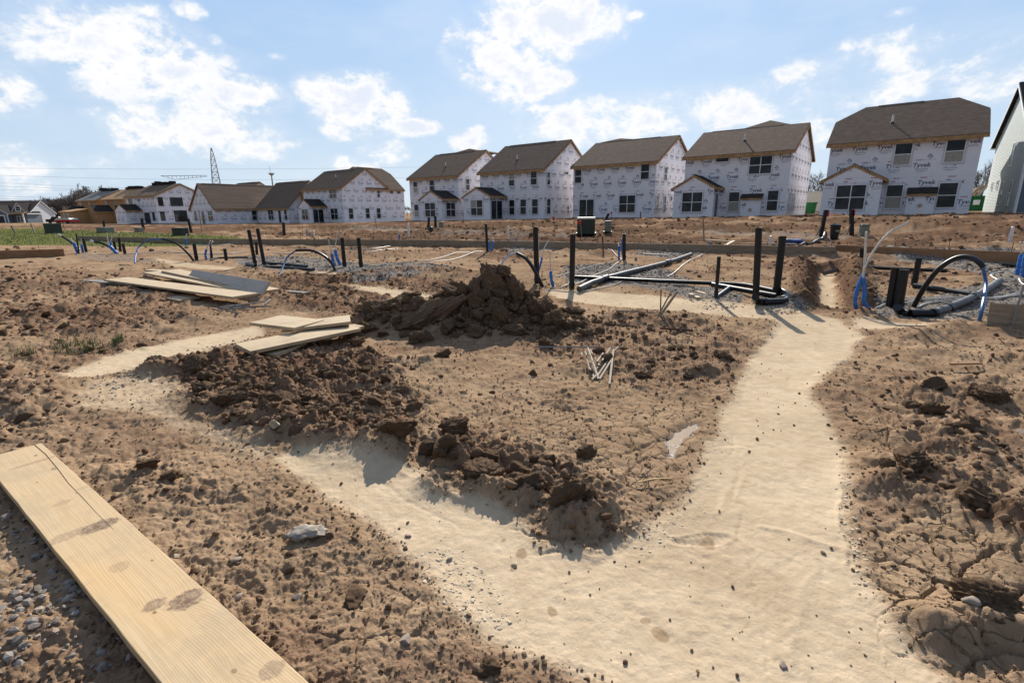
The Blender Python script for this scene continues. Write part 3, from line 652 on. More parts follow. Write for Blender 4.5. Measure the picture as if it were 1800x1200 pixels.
scatter('far_clay_lumps', np.stack([x, y, z], 1), .015+.0035*r_*rng.uniform(size=len(x))**2.2, v20, M_CLOD, .75, .35, False, 'clumps of churned clay over the pad and the rough yard before the houses', 'soil lumps')
# crumbs on all the ground
x, y, r_ = sample(42000, 1.1, 13, .85); z, sand, grav, dark, grass, wet, rough = fields(x, y)
edge = np.exp(-((sand-.3)/.25)**2)
keep = rng.uniform(size=len(x)) < np.clip(.13+.5*rough+.35*edge-.19*(sand > .7)-.9*wet, .02, 1); x, y, z, r_ = [a[keep][:15000] for a in (x, y, z, r_)]
sz = .0028+.010*rng.uniform(size=len(x))**3.5+.0006*r_
scatter('soil_crumbs', np.stack([x, y, z], 1), sz, v20, M_CRUMB, .8, .2, False, 'small crumbs of dry soil sprinkled over ground and path edges', 'soil crumbs')
# gravel
def gravel(n, rmin, rmax, s0, s1, cap, name, label, sel=None, dens=1.):
    x, y, r_ = sample(n, rmin, rmax, 1.0); z, sand, grav, dark, grass, wet, rough = fields(x, y)
    keep = rng.uniform(size=len(x)) < np.clip(grav**1.5*dens*(.25+1.3*sst(.35, .65, vnoise(x*3, y*3, 201)))+.0012, 0, 1)*(1-wet)
    if rmax < 5: keep &= sdf(x, y, GRAV[0]) < .12
    x, y, z, r_ = [a[keep][:cap] for a in (x, y, z, r_)]; sz = s0+(s1-s0)*rng.uniform(size=len(x))**2
    scatter(name, np.stack([x, y, z], 1), sz, v20, M_STONE, .75, .36, False, label, 'gravel')
gravel(26000, 1.1, 4.2, .007, .024, 5000, 'gravel', 'pale crushed stone spread beside the big plank and along the path edges')
gravel(70000, 4.2, 11.5, .010, .022, 13000, 'gravel', 'grey crushed stone heaped under and around the black drain pipes')
gravel(50000, 11.5, 24, .018, .034, 6000, 'gravel', 'grey gravel bands spread inside the wooden forms')

x, y, r_ = sample(60000, 1.2, 8, .95); z, sand, grav, dark, grass, wet, rough = fields(x, y)
keep = rng.uniform(size=len(x)) < np.clip((grav > .1)*2.2*grav*(sand > .12)*sst(.25, .7, vnoise(x*4, y*4, 203)), 0, 1)*(1-wet); x, y, z, r_ = [a[keep][:11000] for a in (x, y, z, r_)]
scatter('pale_grit', np.stack([x, y, z], 1), .002+.009*rng.uniform(size=len(x))**2.5+.0004*r_, v20, plain('pale_grit_stone', (.50, .42, .31), 1.0, .0, .3, 30), .5, .42, False, 'pale granular grit crusted along the edges of the sand path', 'grit')

# countable clods
CLODM = [mesh_np('clay_clod', *chunk(4, 100+s, 6, .55), M_CLAYD, True) for s in range(8)]
BIGM = [mesh_np('clay_block', *chunk(5, 200+s, 7, .50), M_CLAYD, True) for s in range(8)]
def place_clod(p, s, lab=None, cat='clod', group=None, name='clay_clod', big=False, parent=None, rot=None, sink=.3, zz=None):
    o = bpy.data.objects.new(name, random.choice(BIGM if big else CLODM)); COL.objects.link(o)
    s = (s, s, s) if not isinstance(s, tuple) else s
    z = float(hgt(p[0], p[1])[0]) if zz is None else zz
    o.location = (p[0], p[1], z+s[2]*(1-2*sink)*.8); o.scale = s
    o.rotation_euler = rot if rot else (random.uniform(-.5, .5), random.uniform(-.5, .5), random.uniform(0, 6.28))
    if parent is not None: o.parent = parent
    else: tag(o, lab, cat, group)
    return o
n_ = 2600; cx = rng.normal(-.35, 1.0, n_); cy = rng.normal(7.0, .42, n_); cx[1900:] = rng.uniform(-3.4, -1.0, 700); cy[1900:] = rng.uniform(3.4, 5.4, 700); f_ = fields(cx, cy); k_ = (f_[6] > .35) & (f_[1] < .2)
scatter('heap_crumbs', np.stack([cx, cy, f_[0]], 1)[k_], (.008+.035*rng.uniform(size=n_)**3)[k_], v80, M_CLOD, .85, .25, False, 'crumbling bits of clay over the dirt heap and the clay ridge', 'soil lumps')
# dirt heap: thing with its clods as parts
heap = empty('dirt_heap', (-.4, 7.2, 0), 0, 'tall heap of dark wet clay blocks in the middle of the site', 'dirt heap')
def hp(px, Y, sx, sz, rot=None, zadd=0, sy=None, sink=.3, z=None):
    x = dep(px, 520, Y)[0]; zz = float(hgt(x, Y)[0])+zadd if z is None else z
    o = place_clod((x+.4, Y-7.2), (sx, sy or (sx+sz)/2, sz), parent=heap, big=max(sx, sz) > .13, rot=rot, sink=sink, zz=zz, name='clod'); return o
# main blocks
def pt(px, py, Y): return dep(px, py, Y)
for (px, py, Y, sx, sy, sz_, rot) in [(862, 500, 7.25, .25, .22, .30, (0, .15, .3)), (905, 520, 7.15, .17, .2, .30, (.1, -.35, .1)), (838, 530, 7.0, .16, .15, .27, (0, .1, 1)), (948, 545, 7.0, .36, .2, .16, (0, .65, .1)), (880, 480, 7.4, .20, .2, .15, (0, 0, .5)),
                                     (800, 545, 7.0, .26, .2, .14, (0, -.5, 0)), (745, 555, 6.85, .58, .22, .13, (.35, -.48, .12)), (720, 565, 6.8, .40, .16, .10, (.4, -.5, .0)), (655, 545, 7.2, .24, .2, .16, (.3, 0, .1)), (875, 560, 6.7, .14, .12, .24, (.2, .1, 0)),
                                     (975, 560, 6.7, .17, .15, .16, None), (955, 545, 7.2, .2, .16, .2, None), (900, 580, 6.5, .16, .12, .10, None), (840, 583, 6.4, .15, .12, .09, None), (790, 575, 6.5, .13, .12, .12, None), (700, 530, 7.3, .3, .2, .1, (0, -.3, .3)),
                                     (640, 575, 6.8, .16, .14, .09, None), (965, 585, 6.45, .11, .1, .1, None), (745, 595, 6.3, .16, .12, .09, None)]:
    P = pt(px, py, Y); o = place_clod((P[0]+.4, P[1]-7.2), (sx, sy, sz_), parent=heap, big=True, rot=rot, name='clod', zz=P[2]-sz_*.32, sink=.3)
for k in range(190):
    t = random.random(); cx = random.gauss(-.35, .85); cy = random.gauss(7.0, .33)
    if cx < -2.6 or cx > 1.3: continue
    s = .035+.085*random.random()**2.0
    z = float(hgt(cx, cy)[0]); place_clod((cx+.4, cy-7.2), (s*random.uniform(.9, 1.6), s, s*random.uniform(.7, 1.1)), parent=heap, name='clod', zz=z, sink=.25)

grp = 'loose clay clods on the soil'
named = [(780,630,.11,'round dark clay clod alone on flat soil below the heap'), (585,505,.1,'dark clod on the sand strip left of the heap'), (1278,638,.10,'brown clod at the left edge of the sandy path near its bend'), (1222,632,.06,'small dark clod in the middle of the soil left of the sandy path'),
         (698,790,.10,'rounded clod at the lower left of the cracked mud'), (800,790,.10,'upright lump of clay at the left end of the foreground ridge'), (935,660,.05,'small clod below the heap on dry soil'), (1640,690,.10,'dark lump of clay right of the sandy path'), (1600,715,.09,'clod lying left of the darker lump right of the path'),
         (1750,710,.12,'wide clod near the right edge of the picture'), (1590,840,.10,'clod crowning the ridge right of the path'), (1700,900,.12,'crumbly clod above the cracked mud at right'), (1740,1090,.12,'big clod with stones stuck in it, bottom right corner'), (280,640,.12,'dark block at the left tip of the clay ridge'), (345,655,.13,'block of clay behind the left tip of the ridge'),
         (430,690,.12,'rounded block on the ridge below the short boards'), (410,715,.13,'large block on the near edge of the left ridge'), (500,720,.10,'clay block on the near slope of the left ridge'), (560,750,.10,'clay block near the small pale stone'), (545,680,.11,'clod on top of the left ridge'), (620,700,.10,'clod at the right end of the left ridge'),
         (370,700,.09,'broken clod overhanging the pale sandy hollow'), (860,850,.12,'smooth swollen lump in the foreground ridge'), (930,870,.10,'broad lump in the foreground ridge above cracked mud'), (1000,900,.11,'rightmost broad lump of the foreground ridge'), (1040,900,.08,'small lump at the right end of the foreground ridge'), (1030,800,.08,'hollowed clod standing above the foreground ridge'),
         (620,1060,.05,'dark clod on the near left soil'), (860,1180,.05,'dark clod at the bottom edge left of the path'), (300,845,.07,'clod on the little ridge beside the big plank'), (260,835,.06,'clod at the left of the little ridge beside the plank'), (960,610,.10,'clod fallen from the right foot of the heap')]
for px, py, s, lab in named:
    P = at(px, py); place_clod(P, (s*random.uniform(.9, 1.3), s, s*.75), lab, 'clod', None, big=s > .09, sink=.36)
cands = [XY([(260,640),(700,790)]), ]
cnt = 0
for k in range(900):
    if cnt >= 110: break
    px = random.uniform(0, 1800); py = random.uniform(500, 900); P = at(px, py)
    f = fields(np.array([P[0]]), np.array([P[1]]))
    if f[6][0] < .55 or f[1][0] > .1: continue
    s = random.uniform(.035, .075); cnt += 1
    zone = 'left' if px < 600 else ('middle' if px < 1250 else 'right')
    place_clod(P, (s*1.2, s, s*.8), 'fist sized brown clay clod lying on the churned soil', 'clod', grp, sink=.32)
# stones
def stone(px, py, s, lab, mat=M_STONE, flat=.6, name='stone', seed=1):
    V, F = chunk(3, seed, 6, .2, (1.3, 1, flat)); P = at(px, py); me = mesh_np(name, V*s, F, mat, True)
    o = link(name, me); o.location = (P[0], P[1], float(hgt(P[0], P[1])[0])+s*flat*.5); o.rotation_euler = (0, 0, seed); return tag(o, lab, 'stone')
M_TANST = plain('tan_stone', (.36, .29, .19), .85, .3, .2, 20, .004)
stone(486, 770, .045, 'tan stone lying on the sand below the clay ridge', M_TANST, .75, seed=2)
stone(425, 793, .017, 'small grey stone left of two dark pebbles on the sand', seed=3); stone(470, 800, .015, 'small dark pebble, left one of a pair on the sand', seed=4); stone(487, 800, .013, 'small dark pebble, right one of a pair on the sand', seed=5)
stone(309, 980, .018, 'small brown stone touching the right edge of the big plank', M_TANST, seed=6); stone(418, 996, .02, 'grey pebble right of the big plank', seed=7); stone(905, 993, .016, 'brown stone on the sand near the dark damp spot', M_TANST, seed=8)
stone(717, 945, .014, 'grey pebble on the sand path left of the damp spot', seed=9); stone(790, 985, .013, 'dark pebble on the sand path', seed=10); stone(422, 1055, .02, 'pale stone on the soil right of the big plank', seed=11); stone(713, 1130, .024, 'pale stone at the bottom beside the crack', seed=12)
stone(524, 1048, .016, 'grey stone on soil near the concrete scrap', seed=13); stone(1375, 1172, .016, 'dark pebble on the sand near the bottom edge', seed=14); stone(1728, 1082, .035, 'white edged stone stuck in the bottom right clod', seed=15); stone(1697, 1098, .03, 'flat grey stone beside the bottom right clod', seed=16); stone(1790, 775, .03, 'pale stone at the far right edge on soil', seed=17)
V, F = chunk(4, 77, 3, .6, (1.5, .9, .45)); P = at(540, 945); o = link('concrete_scrap', mesh_np('concrete_scrap', V*.058, F, M_CONC, True)); o.location = (P[0], P[1], float(hgt(P[0], P[1])[0])+.012); tag(o, 'flat scrap of crumbled grey concrete on soil right of the plank', 'concrete scrap')

# ------------------------------------------------------------------ lumber
def plank(name, p0, p1, w, t, mat, roll=0, lab=None, group=None, cat='plank', bend=0.0, seg_=14):
    """board from p0 to p1 (centre line of its underside)"""
    p0 = Vector([float(c) for c in p0]); p1 = Vector([float(c) for c in p1]); L = (p1-p0).length; ex = (p1-p0).normalized()
    ey = Vector((0, 0, 1)).cross(ex).normalized(); ez = ex.cross(ey)
    bm = bmesh.new(); vs = []
    for i in range(seg_+1):
        s_ = i/seg_; zb = bend*4*s_*(1-s_)
        j = .0015*math.sin(i*2.3)
        vs.append([bm.verts.new((s_*L, a+j*(1 if a > 0 else -1), zb+b)) for a, b in ((-w/2, 0), (w/2, 0), (w/2, t), (-w/2, t))])
    for i in range(seg_):
        for k in range(4): bm.faces.new((vs[i][k], vs[i][(k+1) % 4], vs[i+1][(k+1) % 4], vs[i+1][k]))
    bm.faces.new(vs[0]); bm.faces.new(vs[-1][::-1]); bmesh.ops.recalc_face_normals(bm, faces=bm.faces)
    me = bpy.data.meshes.new(name); bm.to_mesh(me); bm.free(); me.materials.append(mat); o = link(name, me)
    M = Matrix((ex, ey, ez)).transposed().to_4x4(); o.matrix_world = Matrix.Translation(p0) @ M @ Matrix.Rotation(roll, 4, 'X')
    b = o.modifiers.new('bevel', 'BEVEL'); b.width = min(.003, t*.2); b.segments = 2; b.limit_method = 'ANGLE'
    return tag(o, lab, cat, group)
def big_plank_material():
    m, g_, b = newmat('pine_plank', .7, .25); P = coords(m, 'Object')
    Pw = g_.vm('ADD', P, (0, 0, 0)); sp = N('ShaderNodeSeparateXYZ', m.node_tree); g_.put(sp.inputs[0], P); X, Y = sp.outputs[0], sp.outputs[1]
    KN = [(.22, .07, .020), (.55, .085, .03), (.68, -.02, .012), (1.02, .075, .012), (1.50, .03, .026), (2.02, .09, .012), (2.42, .07, .026), (2.38, -.03, .014), (2.9, .02, .018)]
    # cathedral grain: growth rings bent round the heart of the board and round knots
    w_ = g_.noise(g_.vm('MULTIPLY', P, (.55, 2.2, 1)), 1.3, 2, .5)
    ph = g_.m('ADD', g_.m('MULTIPLY', Y, 1.0), g_.m('MULTIPLY_ADD', w_, .11, -.05))
    kn = None
    for kx, ky, kr in KN:
        d = g_.vm('LENGTH', g_.vm('MULTIPLY', g_.vm('SUBTRACT', P, (kx, ky, 0)), (.45, 1, 0)))
        ph = g_.m('ADD', ph, g_.m('MULTIPLY', g_.m('POWER', 2.718, g_.m('MULTIPLY', d, -1/(kr*2.2))), kr*1.8))
        d2 = g_.vm('LENGTH', g_.vm('MULTIPLY', g_.vm('SUBTRACT', P, (kx, ky, 0)), (.7, 1, 0))); k_ = g_.ss(d2, kr*.62, kr*.32); kn = k_ if kn is None else g_.m('MAXIMUM', kn, k_)
    ph = g_.m('ADD', ph, g_.m('MULTIPLY', g_.noise(g_.vm('MULTIPLY', P, (4, 30, 1)), 1, 2), .004))
    rings = g_.m('SINE', g_.m('MULTIPLY', ph, 700)); rings = g_.m('POWER', g_.m('MULTIPLY_ADD', rings, .5, .5), 3.0)
    amt = g_.ss(Y, -.10, .02, .25, 1.0)
    fine = g_.noise(g_.vm('MULTIPLY', P, (2, 90, 90)), 1.5, 4, .6)
    c = g_.mix(g_.ss(fine, .35, .65), (.53, .395, .235), (.46, .33, .185))
    c = g_.mix(g_.m('MULTIPLY', rings, g_.m('MULTIPLY', amt, .38)), c, (.47, .255, .105))
    c = g_.mix(g_.m('MULTIPLY', g_.ss(w_, .5, .8), .35), c, (.62, .37, .14))
    c = g_.mix(g_.m('MULTIPLY', kn, .8), c, (.16, .085, .04))
    nb = g_.noise(P, 16, 6, .65, .3); na = g_.noise(P, 3.2, 5, .6)
    st = None
    for sx_, sy_, rx, ry, a_ in [(1.50, .045, .06, .10, 1.0), (1.47, -.08, .045, .12, .45), (2.41, .07, .065, .075, 1.0), (2.33, -.01, .04, .05, .8), (.34, .04, .02, .12, .5), (1.08, .0, .03, .05, .35), (1.95, -.01, .05, .04, .35), (.98, .12, .02, .06, .3), (3.0, .1, .05, .05, .6)]:
        d = g_.vm('LENGTH', g_.vm('MULTIPLY', g_.vm('SUBTRACT', P, (sx_, sy_, 0)), (1/rx, 1/ry, 0))); d = g_.m('ADD', d, g_.m('MULTIPLY_ADD', nb, 1.6, -.8)); s_ = g_.ss(d, 1.0, .72, 0, a_); st = s_ if st is None else g_.m('MAXIMUM', st, s_)
    c = g_.mix(g_.m('MULTIPLY', st, g_.ss(g_.noise(P, 55, 5, .7), .3, .6, .25, .85)), c, (.115, .07, .05))
    c = g_.mix(g_.m('MULTIPLY', g_.ss(g_.m('ADD', g_.m('MULTIPLY', na, .7), g_.m('MULTIPLY', nb, .3)), .47, .62), .42), c, (.36, .275, .175))
    g_.put(b.inputs['Base Color'], c); bump(g_, b, g_.m('ADD', rings, fine), .18, .0012); return m
A = hz(72, 778, .10); B = hz(545, 1200, .10); d = (B-A)/np.linalg.norm(B-A); nrm = np.array([-d[1], d[0], 0])
# the plank runs from the far end towards the camera; its centre line is half a width to the left
cl = np.array([d[1], -d[0], 0]); side = cl if np.dot(cl, hz(0, 845, .10)-A) > 0 else -cl
c0 = A+side*.143; c1 = B+d*.35+side*.143
big = plank('scaffold_plank', (c0[0], c0[1], .062), (c1[0], c1[1], .062), .286, .038, big_plank_material(), 0, 'big pale pine plank with knots and a long split, bottom left', None, 'plank', 0, 20)
# the long split in the board: a narrow groove piece of its own
L0 = (c1-c0); mb = MB(); pts = [(0.0, -.108), (.25, -.112), (.55, -.100), (.85, -.083), (1.1, -.080), (1.35, -.074), (1.6, -.073)]
sgn = 1 if Vector((0, 0, 1)).cross(Vector(d)).dot(Vector(side)) > 0 else -1
for i in range(len(pts)-1):
    a, b = pts[i], pts[i+1]; w0 = .0028*(1-i/7); w1 = .0028*(1-(i+1)/7)
    ya, yb = a[1]*sgn, b[1]*sgn
    mb.add([(a[0], ya-w0, .0386), (b[0], yb-w1, .0386), (b[0], yb+w1, .0386), (a[0], ya+w0, .0386)], [(0, 1, 2, 3)])
M_SPLIT = plain('split_wood', (.05, .03, .018), .95, .1); mb.build('split', M_SPLIT, big)
def P2(px, py, h=0.):
    p = at(px, py).copy(); r = ray(px, py); z = p[2]+h; return np.array([0, 0, EYE])+r*((z-EYE)/r[2])
g1 = 'boards in the far lumber pile'
for (a, b, w, t, mat, h0, h1, roll, lab) in [
    ((205, 492), (432, 522), .50, .04, M_WEATH, .16, .14, 0, 'widest pale board lying in front across the far lumber pile'),
    ((190, 502), (335, 528), .36, .04, M_WEATH, .03, .02, .05, 'short low board at the near left of the far lumber pile'),
    ((150, 494), (300, 507), .24, .035, M_GREYB, .10, .08, 0, 'thin grey board poking out left from the far lumber pile'),
    ((268, 480), (460, 516), .42, .04, M_WEATH, .17, .07, 0, 'second pale board of the far lumber pile, below the two behind'),
    ((300, 477), (475, 513), .42, .04, M_WEATH, .21, .10, 0, 'pale board at the right of the far lumber pile, ending nearest the grey one'),
    ((330, 486), (420, 515), .25, .035, M_GREYB, .06, .04, 0, 'grey edge of a board showing inside the far lumber pile'),
    ((262, 476), (330, 480), .25, .035, M_WEATH, .16, .14, 0, 'short stub end sticking out behind the far lumber pile'),
    ((375, 504), (540, 517), .12, .04, M_GREYB, .02, .03, 0, 'narrow weathered board running out right from the far lumber pile')]:
    A_, B_ = P2(*a, h0), P2(*b, h1); plank('board', A_, B_, w, t, mat, roll, lab, g1)
A_, B_ = P2(336, 484, .20), P2(470, 508, .20); plank('board', A_, B_, .286, .04, M_GREYL, R(52), 'grey wide board tilted on edge at the back of the far lumber pile', g1)
g2 = 'boards in the near lumber pile'
for (a, b, w, t, h0, h1, lab) in [
    ((468, 565), (545, 574), .52, .04, .20, .19, 'upper left board of the short stack beside the heap'), ((500, 578), (616, 564), .46, .04, .16, .20, 'upper right board leaning in the short stack beside the heap'),
    ((427, 616), (618, 577), .50, .04, .10, .13, 'long middle board of the short stack beside the heap'), ((462, 626), (525, 600), .40, .04, .03, .06, 'lowest board end poking out below the short stack'), ((560, 596), (628, 575), .30, .04, .06, .10, 'board end peeking out right of the short stack beside the heap')]:
    plank('board', P2(*a, h0), P2(*b, h1), w, t, M_WEATH, 0, lab, g2)

def stick(name, a, b, r, mat, lab, cat, group=None, seg_=6, parent=None, taper=1.0):
    mb = MB(); a = np.asarray(a); b = np.asarray(b); mb.tube([a-a, (b-a)*.5, b-a], [r, r, r*taper], seg_); o = mb.build(name, mat, parent, smooth=True); o.location = [float(c) for c in a]; return tag(o, lab, cat, group) if parent is None else o
M_PALEST = wood('pale_stick', (.37, .30, .22), (.27, .21, .15), (.2, .15, .1), .3, knots=False)
gs = 'short round wooden stakes dropped in a fan'
for (a, b) in [((1021,622),(1046,668)), ((1028,623),(1049,662)), ((1033,622),(1052,670)), ((1037,622),(1053,648)), ((1060,626),(1049,645)), ((1072,624),(1058,644)), ((1086,621),(1047,652)), ((1076,633),(1050,664)), ((1076,640),(1054,672)), ((1078,627),(1071,681)), ((1031,645),(1036,656)), ((1049,662),(1040,672))]:
    h0, h1 = random.uniform(.015, .05), random.uniform(.015, .04); A_ = P2(*a, 0); B_ = P2(*b, 0)
    A_[2] = float(hgt(A_[0], A_[1])[0])+h0; B_[2] = float(hgt(B_[0], B_[1])[0])+h1
    stick('round_stake', A_, B_, .0125, M_PALEST, 'pale round wooden stake in the fan shaped bundle on the soil', 'stake', gs)
def lay(a, b, r, mat, name, lab, cat, group=None, h=.02):
    A_ = P2(*a); B_ = P2(*b); A_[2] = float(hgt(A_[0], A_[1])[0])+h; B_[2] = float(hgt(B_[0], B_[1])[0])+h; return stick(name, A_, B_, r, mat, lab, cat, group)
lay((940, 619), (1058, 619), .010, M_STEEL, 'rebar_rod', 'grey metal rod lying just above the fan of stakes', 'rod', h=.04)
lay((1083, 563), (1150, 559), .010, M_GREYB, 'thin_lath', 'thin grey lath lying left of the propped sticks', 'stick', h=.03); lay((1040, 573), (1120, 578), .010, M_RUST, 'thin_lath', 'dark thin stick lying below the grey lath', 'stick', h=.03)
lay((1160, 580), (1218, 585), .016, M_RUST, 'thin_lath', 'dark stick lying just below the propped sticks', 'stick', h=.04); lay((1168, 569), (1220, 576), .006, M_RUST, 'thin_lath', 'thin wire like stick right of the propped sticks', 'stick', h=.05)
A_ = P2(1152, 566); 
stick('propped_stake', A_, dep(1190, 513, A_[1]+.15), .020, M_STAKE, 'thick wooden stick leaning right, propped in the soil', 'stake'); stick('propped_stake', A_+[.0, .03, 0], dep(1180, 513, A_[1]+.1), .011, M_STAKE, 'thin stick leaning right behind the thick one', 'stake')
A2 = P2(1161, 548); stick('propped_stake', A2, dep(1162, 508, A2[1]), .010, M_RUST, 'thin rusty stick standing upright beside the propped sticks', 'stake')
gs2 = 'grey laths in a loose bundle'
for (a, b) in [((388,547),(470,536)), ((394,551),(472,541)), ((398,548),(440,555)), ((405,545),(478,545)), ((376,549),(392,560)), ((462,539),(476,531)), ((392,545),(420,560)), ((400,541),(450,551))]:
    lay(a, b, .013, M_GREYB, 'grey_lath', 'weathered grey lath in the loose bundle in front of the far lumber pile', 'stick', gs2, h=random.uniform(.02, .07))

# twigs in the mud
tw = empty('dead_twig', at(1130, 870), 0, 'dead brown weed stalk with bent stems on the mud by the path', 'twig')
o0 = at(1130, 870)
def twig(pts, r):
    out = []
    for px, py, h in pts:
        p = P2(px, py, h); out.append(p-o0)
    mb = MB(); mb.tube(smooth_path(out, 4), r, 5); return mb.build('stem', M_RUST, tw, True)
twig([(1096,868,0),(1112,850,.04),(1125,842,.05),(1147,822,.06)], .0035); twig([(1108,826,0),(1125,838,.05),(1145,835,.03)], .003); twig([(1137,828,.07),(1142,860,.03),(1147,888,.0)], .0025); twig([(1093,878,0),(1110,896,.01),(1140,893,.02),(1145,880,.03)], .003)
mb = MB(); a, b = P2(1120, 847, .05)-o0, P2(1182, 840, .03)-o0; mb.tube([a, (a+b)/2+[0, 0, .01], b], .004, 4); mb.build('leaf', plain('straw', (.5, .35, .16), .7, .2, .2), tw)

# ------------------------------------------------------------------ formwork
gf = 'form boards round the building pad'
def formboard(p, q, h=.286, mat=M_FORM, lab='', name='form_board', z0=None):
    p = np.array(p, float); q = np.array(q, float); za = float(G(*p))+.0 if z0 is None else z0[0]; zb = float(G(*q)) if z0 is None else z0[1]
    L = math.hypot(*(q-p)); rz = math.atan2(q[1]-p[1], q[0]-p[0])
    t = empty(name, (p[0], p[1], 0), rz, lab, 'form board', gf)
    mb = MB(); k = max(2, int(L/.6)); 
    vs = []
    for i in range(k+1):
        s = i/k; z = za+(zb-za)*s; wob = .004*math.sin(i*1.7+p[0])
        vs += [(s*L, -.019+wob, z-.03), (s*L, .019+wob, z-.03), (s*L, .019+wob, z+h), (s*L, -.019+wob, z+h)]
    fs = [(0, 1, 2, 3)[::-1]]
    for i in range(k):
        for j in range(4): a = i*4; fs.append((a+j, a+(j+1) % 4, a+4+(j+1) % 4, a+4+j))
    fs.append(tuple(k*4+j for j in range(4))); mb.add(vs, fs); mb.build('board_face', mat, t)
    n = max(2, int(L/1.2))
    for i in range(n):
        s = (i+.5)/n*L; z = za+(zb-za)*s/L; mb = MB(); mb.tube([(s, .032, z-.1), (s+random.uniform(-.02, .02), .034, z+h+random.uniform(.08, .28))], .008, 5); mb.build('form_pin', M_RUST, t)
    return t
# long form line seen across the middle
F0 = at(1466, 451)[:2]; F1 = at(640, 432)[:2]; dF = (F0-F1)/np.linalg.norm(F0-F1)
names_ = ['rightmost brown form board, ending at the corner behind the tall pipes', 'brown form board behind the pair of tall pipes', 'brown form board left of the pair of tall pipes', 'brown form board behind the dirt heap, right half', 'brown form board behind the dirt heap, left half', 'brown form board behind the left pair of vent pipes', 'far brown form board towards the lawn', 'farthest brown form board at the left end of the line', 'last form board fading out by the lawn']
for k in range(9):
    a = F0-dF*4.88*k; b = F0-dF*(4.88*(k+1)-.02); formboard(b, a, lab=names_[k])
E0 = at(1462, 444)[:2]; K0 = at(1478, 432)[:2]; K1 = at(1792, 446)[:2]; dK = (K1-K0)/np.linalg.norm(K1-K0)
formboard(F0, F0+np.array([.12, .75]), .30, M_FORM, 'short return board turning the corner of the forms')
K0 = F0+np.array([.14, .78])
formboard(K0, K0+dK*4.88, .31, M_FORMO, 'orange tinted form board behind the arched conduit'); formboard(K0+dK*4.9, K0+dK*9.8, .31, M_FORMO, 'orange tinted form board running out of the picture at right')
Q1 = at(115, 451)[:2]; Q0 = at(-70, 457)[:2]; formboard(Q0, Q1, .31, M_FORMO, 'brown form board standing alone in front of the lawn, far left')
# plywood sheet with a steel bar, right edge
A_ = at(1733, 581); B_ = at(1815, 586); t = empty('leaning_plywood', A_, math.atan2(B_[1]-A_[1], B_[0]-A_[0]), 'brown weathered plywood panel leaning at the right edge', 'wood panel')
L = np.linalg.norm((B_-A_)[:2])+.35; mb = MB(); Mx = Matrix.Rotation(R(-12), 4, 'X'); mb.box(.0, L, 0, .018, 0, .36, M=Mx); mb.build('sheet', M_FORM, t)
mb = MB(); mb.box(-.02, L, -.04, .05, .0, .02); mb.build('sill_strip', M_WEATH, t)
stick('steel_bar', at(1776, 584), dep(1800, 500, at(1776, 584)[1]+.05), .012, M_STEEL, 'grey steel bar driven in front of the plywood panel', 'bar')

# ------------------------------------------------------------------ plumbing
def pipe_thing(name, base, label, cat='pipe', group=None): return empty(name, base, 0, label, cat, group)
def tube_part(t, name, pts, r, mat, seg_=10, sm=0, caps=True):
    o = np.array(t.location); P = [np.asarray(p, float)-o for p in pts]
    if sm: P = smooth_path(P, sm)
    mb = MB(); mb.tube(P, r, seg_, caps); return mb.build(name, mat, t, True)
def riser(px, py, tx, ty, r, lab, group=None, elbow=None, mat=M_BLACK, runs=(), cat='drain pipe', r2=None):
    b = at(px, py); top = dep(tx, ty, b[1]); top[0] = b[0]+(top[0]-b[0])*.6 if abs(top[0]-b[0]) > .08 else top[0]
    t = pipe_thing('drain_pipe', b, lab, cat, group)
    tube_part(t, 'riser', [b+[0, 0, .02], top], r, mat, 12)
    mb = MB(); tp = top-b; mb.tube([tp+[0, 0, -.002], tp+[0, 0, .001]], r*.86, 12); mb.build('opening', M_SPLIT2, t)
    mb = MB(); mb.tube([(0, 0, .10), (0, 0, .16)], r*1.14, 12); mb.build('collar', mat, t, True)
    for pts, rr in runs:
        P = []
        for q in pts:
            h = q[2] if len(q) > 2 else rr*1.1; P.append(P2(q[0], q[1], h))
        P = smooth_path(P, 5) if len(P) > 2 else P
        tube_part(t, 'run', P, rr, mat, 12)
        for q in P[1:-1:max(1, len(P)//2)]:
            pass
    return t
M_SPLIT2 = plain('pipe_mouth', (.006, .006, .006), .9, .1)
def run_things(t, lst):
    for nm, pts, rr, mat, sm in lst:
        P = [P2(q[0], q[1], q[2] if len(q) > 2 else rr*1.1) for q in pts]; tube_part(t, nm, P, rr, mat, 12, sm)
def coupling(t, px, py, px2, py2, r, mat=M_BLACK, h=None):
    a = P2(px, py, h or r); b = P2(px2, py2, h or r); tube_part(t, 'coupling', [a, b], r*1.18, mat, 12)
# assembly A, right of centre
t = riser(1328, 529, 1334, 400, .055, 'tallest black vent pipe, elbowed at its foot, centre right')
run_things(t, [('elbow', [(1328,522,.16),(1331,529,.06),(1345,531,.06)], .057, M_BLACK, 5), ('run', [(1345,531,.06),(1378,529,.06),(1385,522,.06),(1378,513,.07),(1365,508,.07)], .055, M_BLACK, 5), ('run', [(1365,512,.06),(1310,501,.07),(1255,498,.06),(1160,494,.06),(1010,487,.06)], .040, M_BLACK, 3)])
coupling(t, 1345, 531, 1350, 531, .057); coupling(t, 1376, 527, 1380, 525, .057); coupling(t, 1305, 500, 1311, 501, .042)
t = riser(1364, 520, 1376, 415, .062, 'thick black vent pipe just right of the tallest one'); run_things(t, [('run', [(1364,520,.06),(1330,514,.06),(1285,506,.06),(1252,500,.06)], .045, M_BLACK, 3)]); coupling(t, 1282, 506, 1288, 507, .046)
t = riser(1258, 527, 1264, 451, .032, 'slim black pipe with a slanting branch, left of the tall pair'); run_things(t, [('branch', [(1259,523,.04),(1282,506,.07)], .034, M_BLACK, 0)])
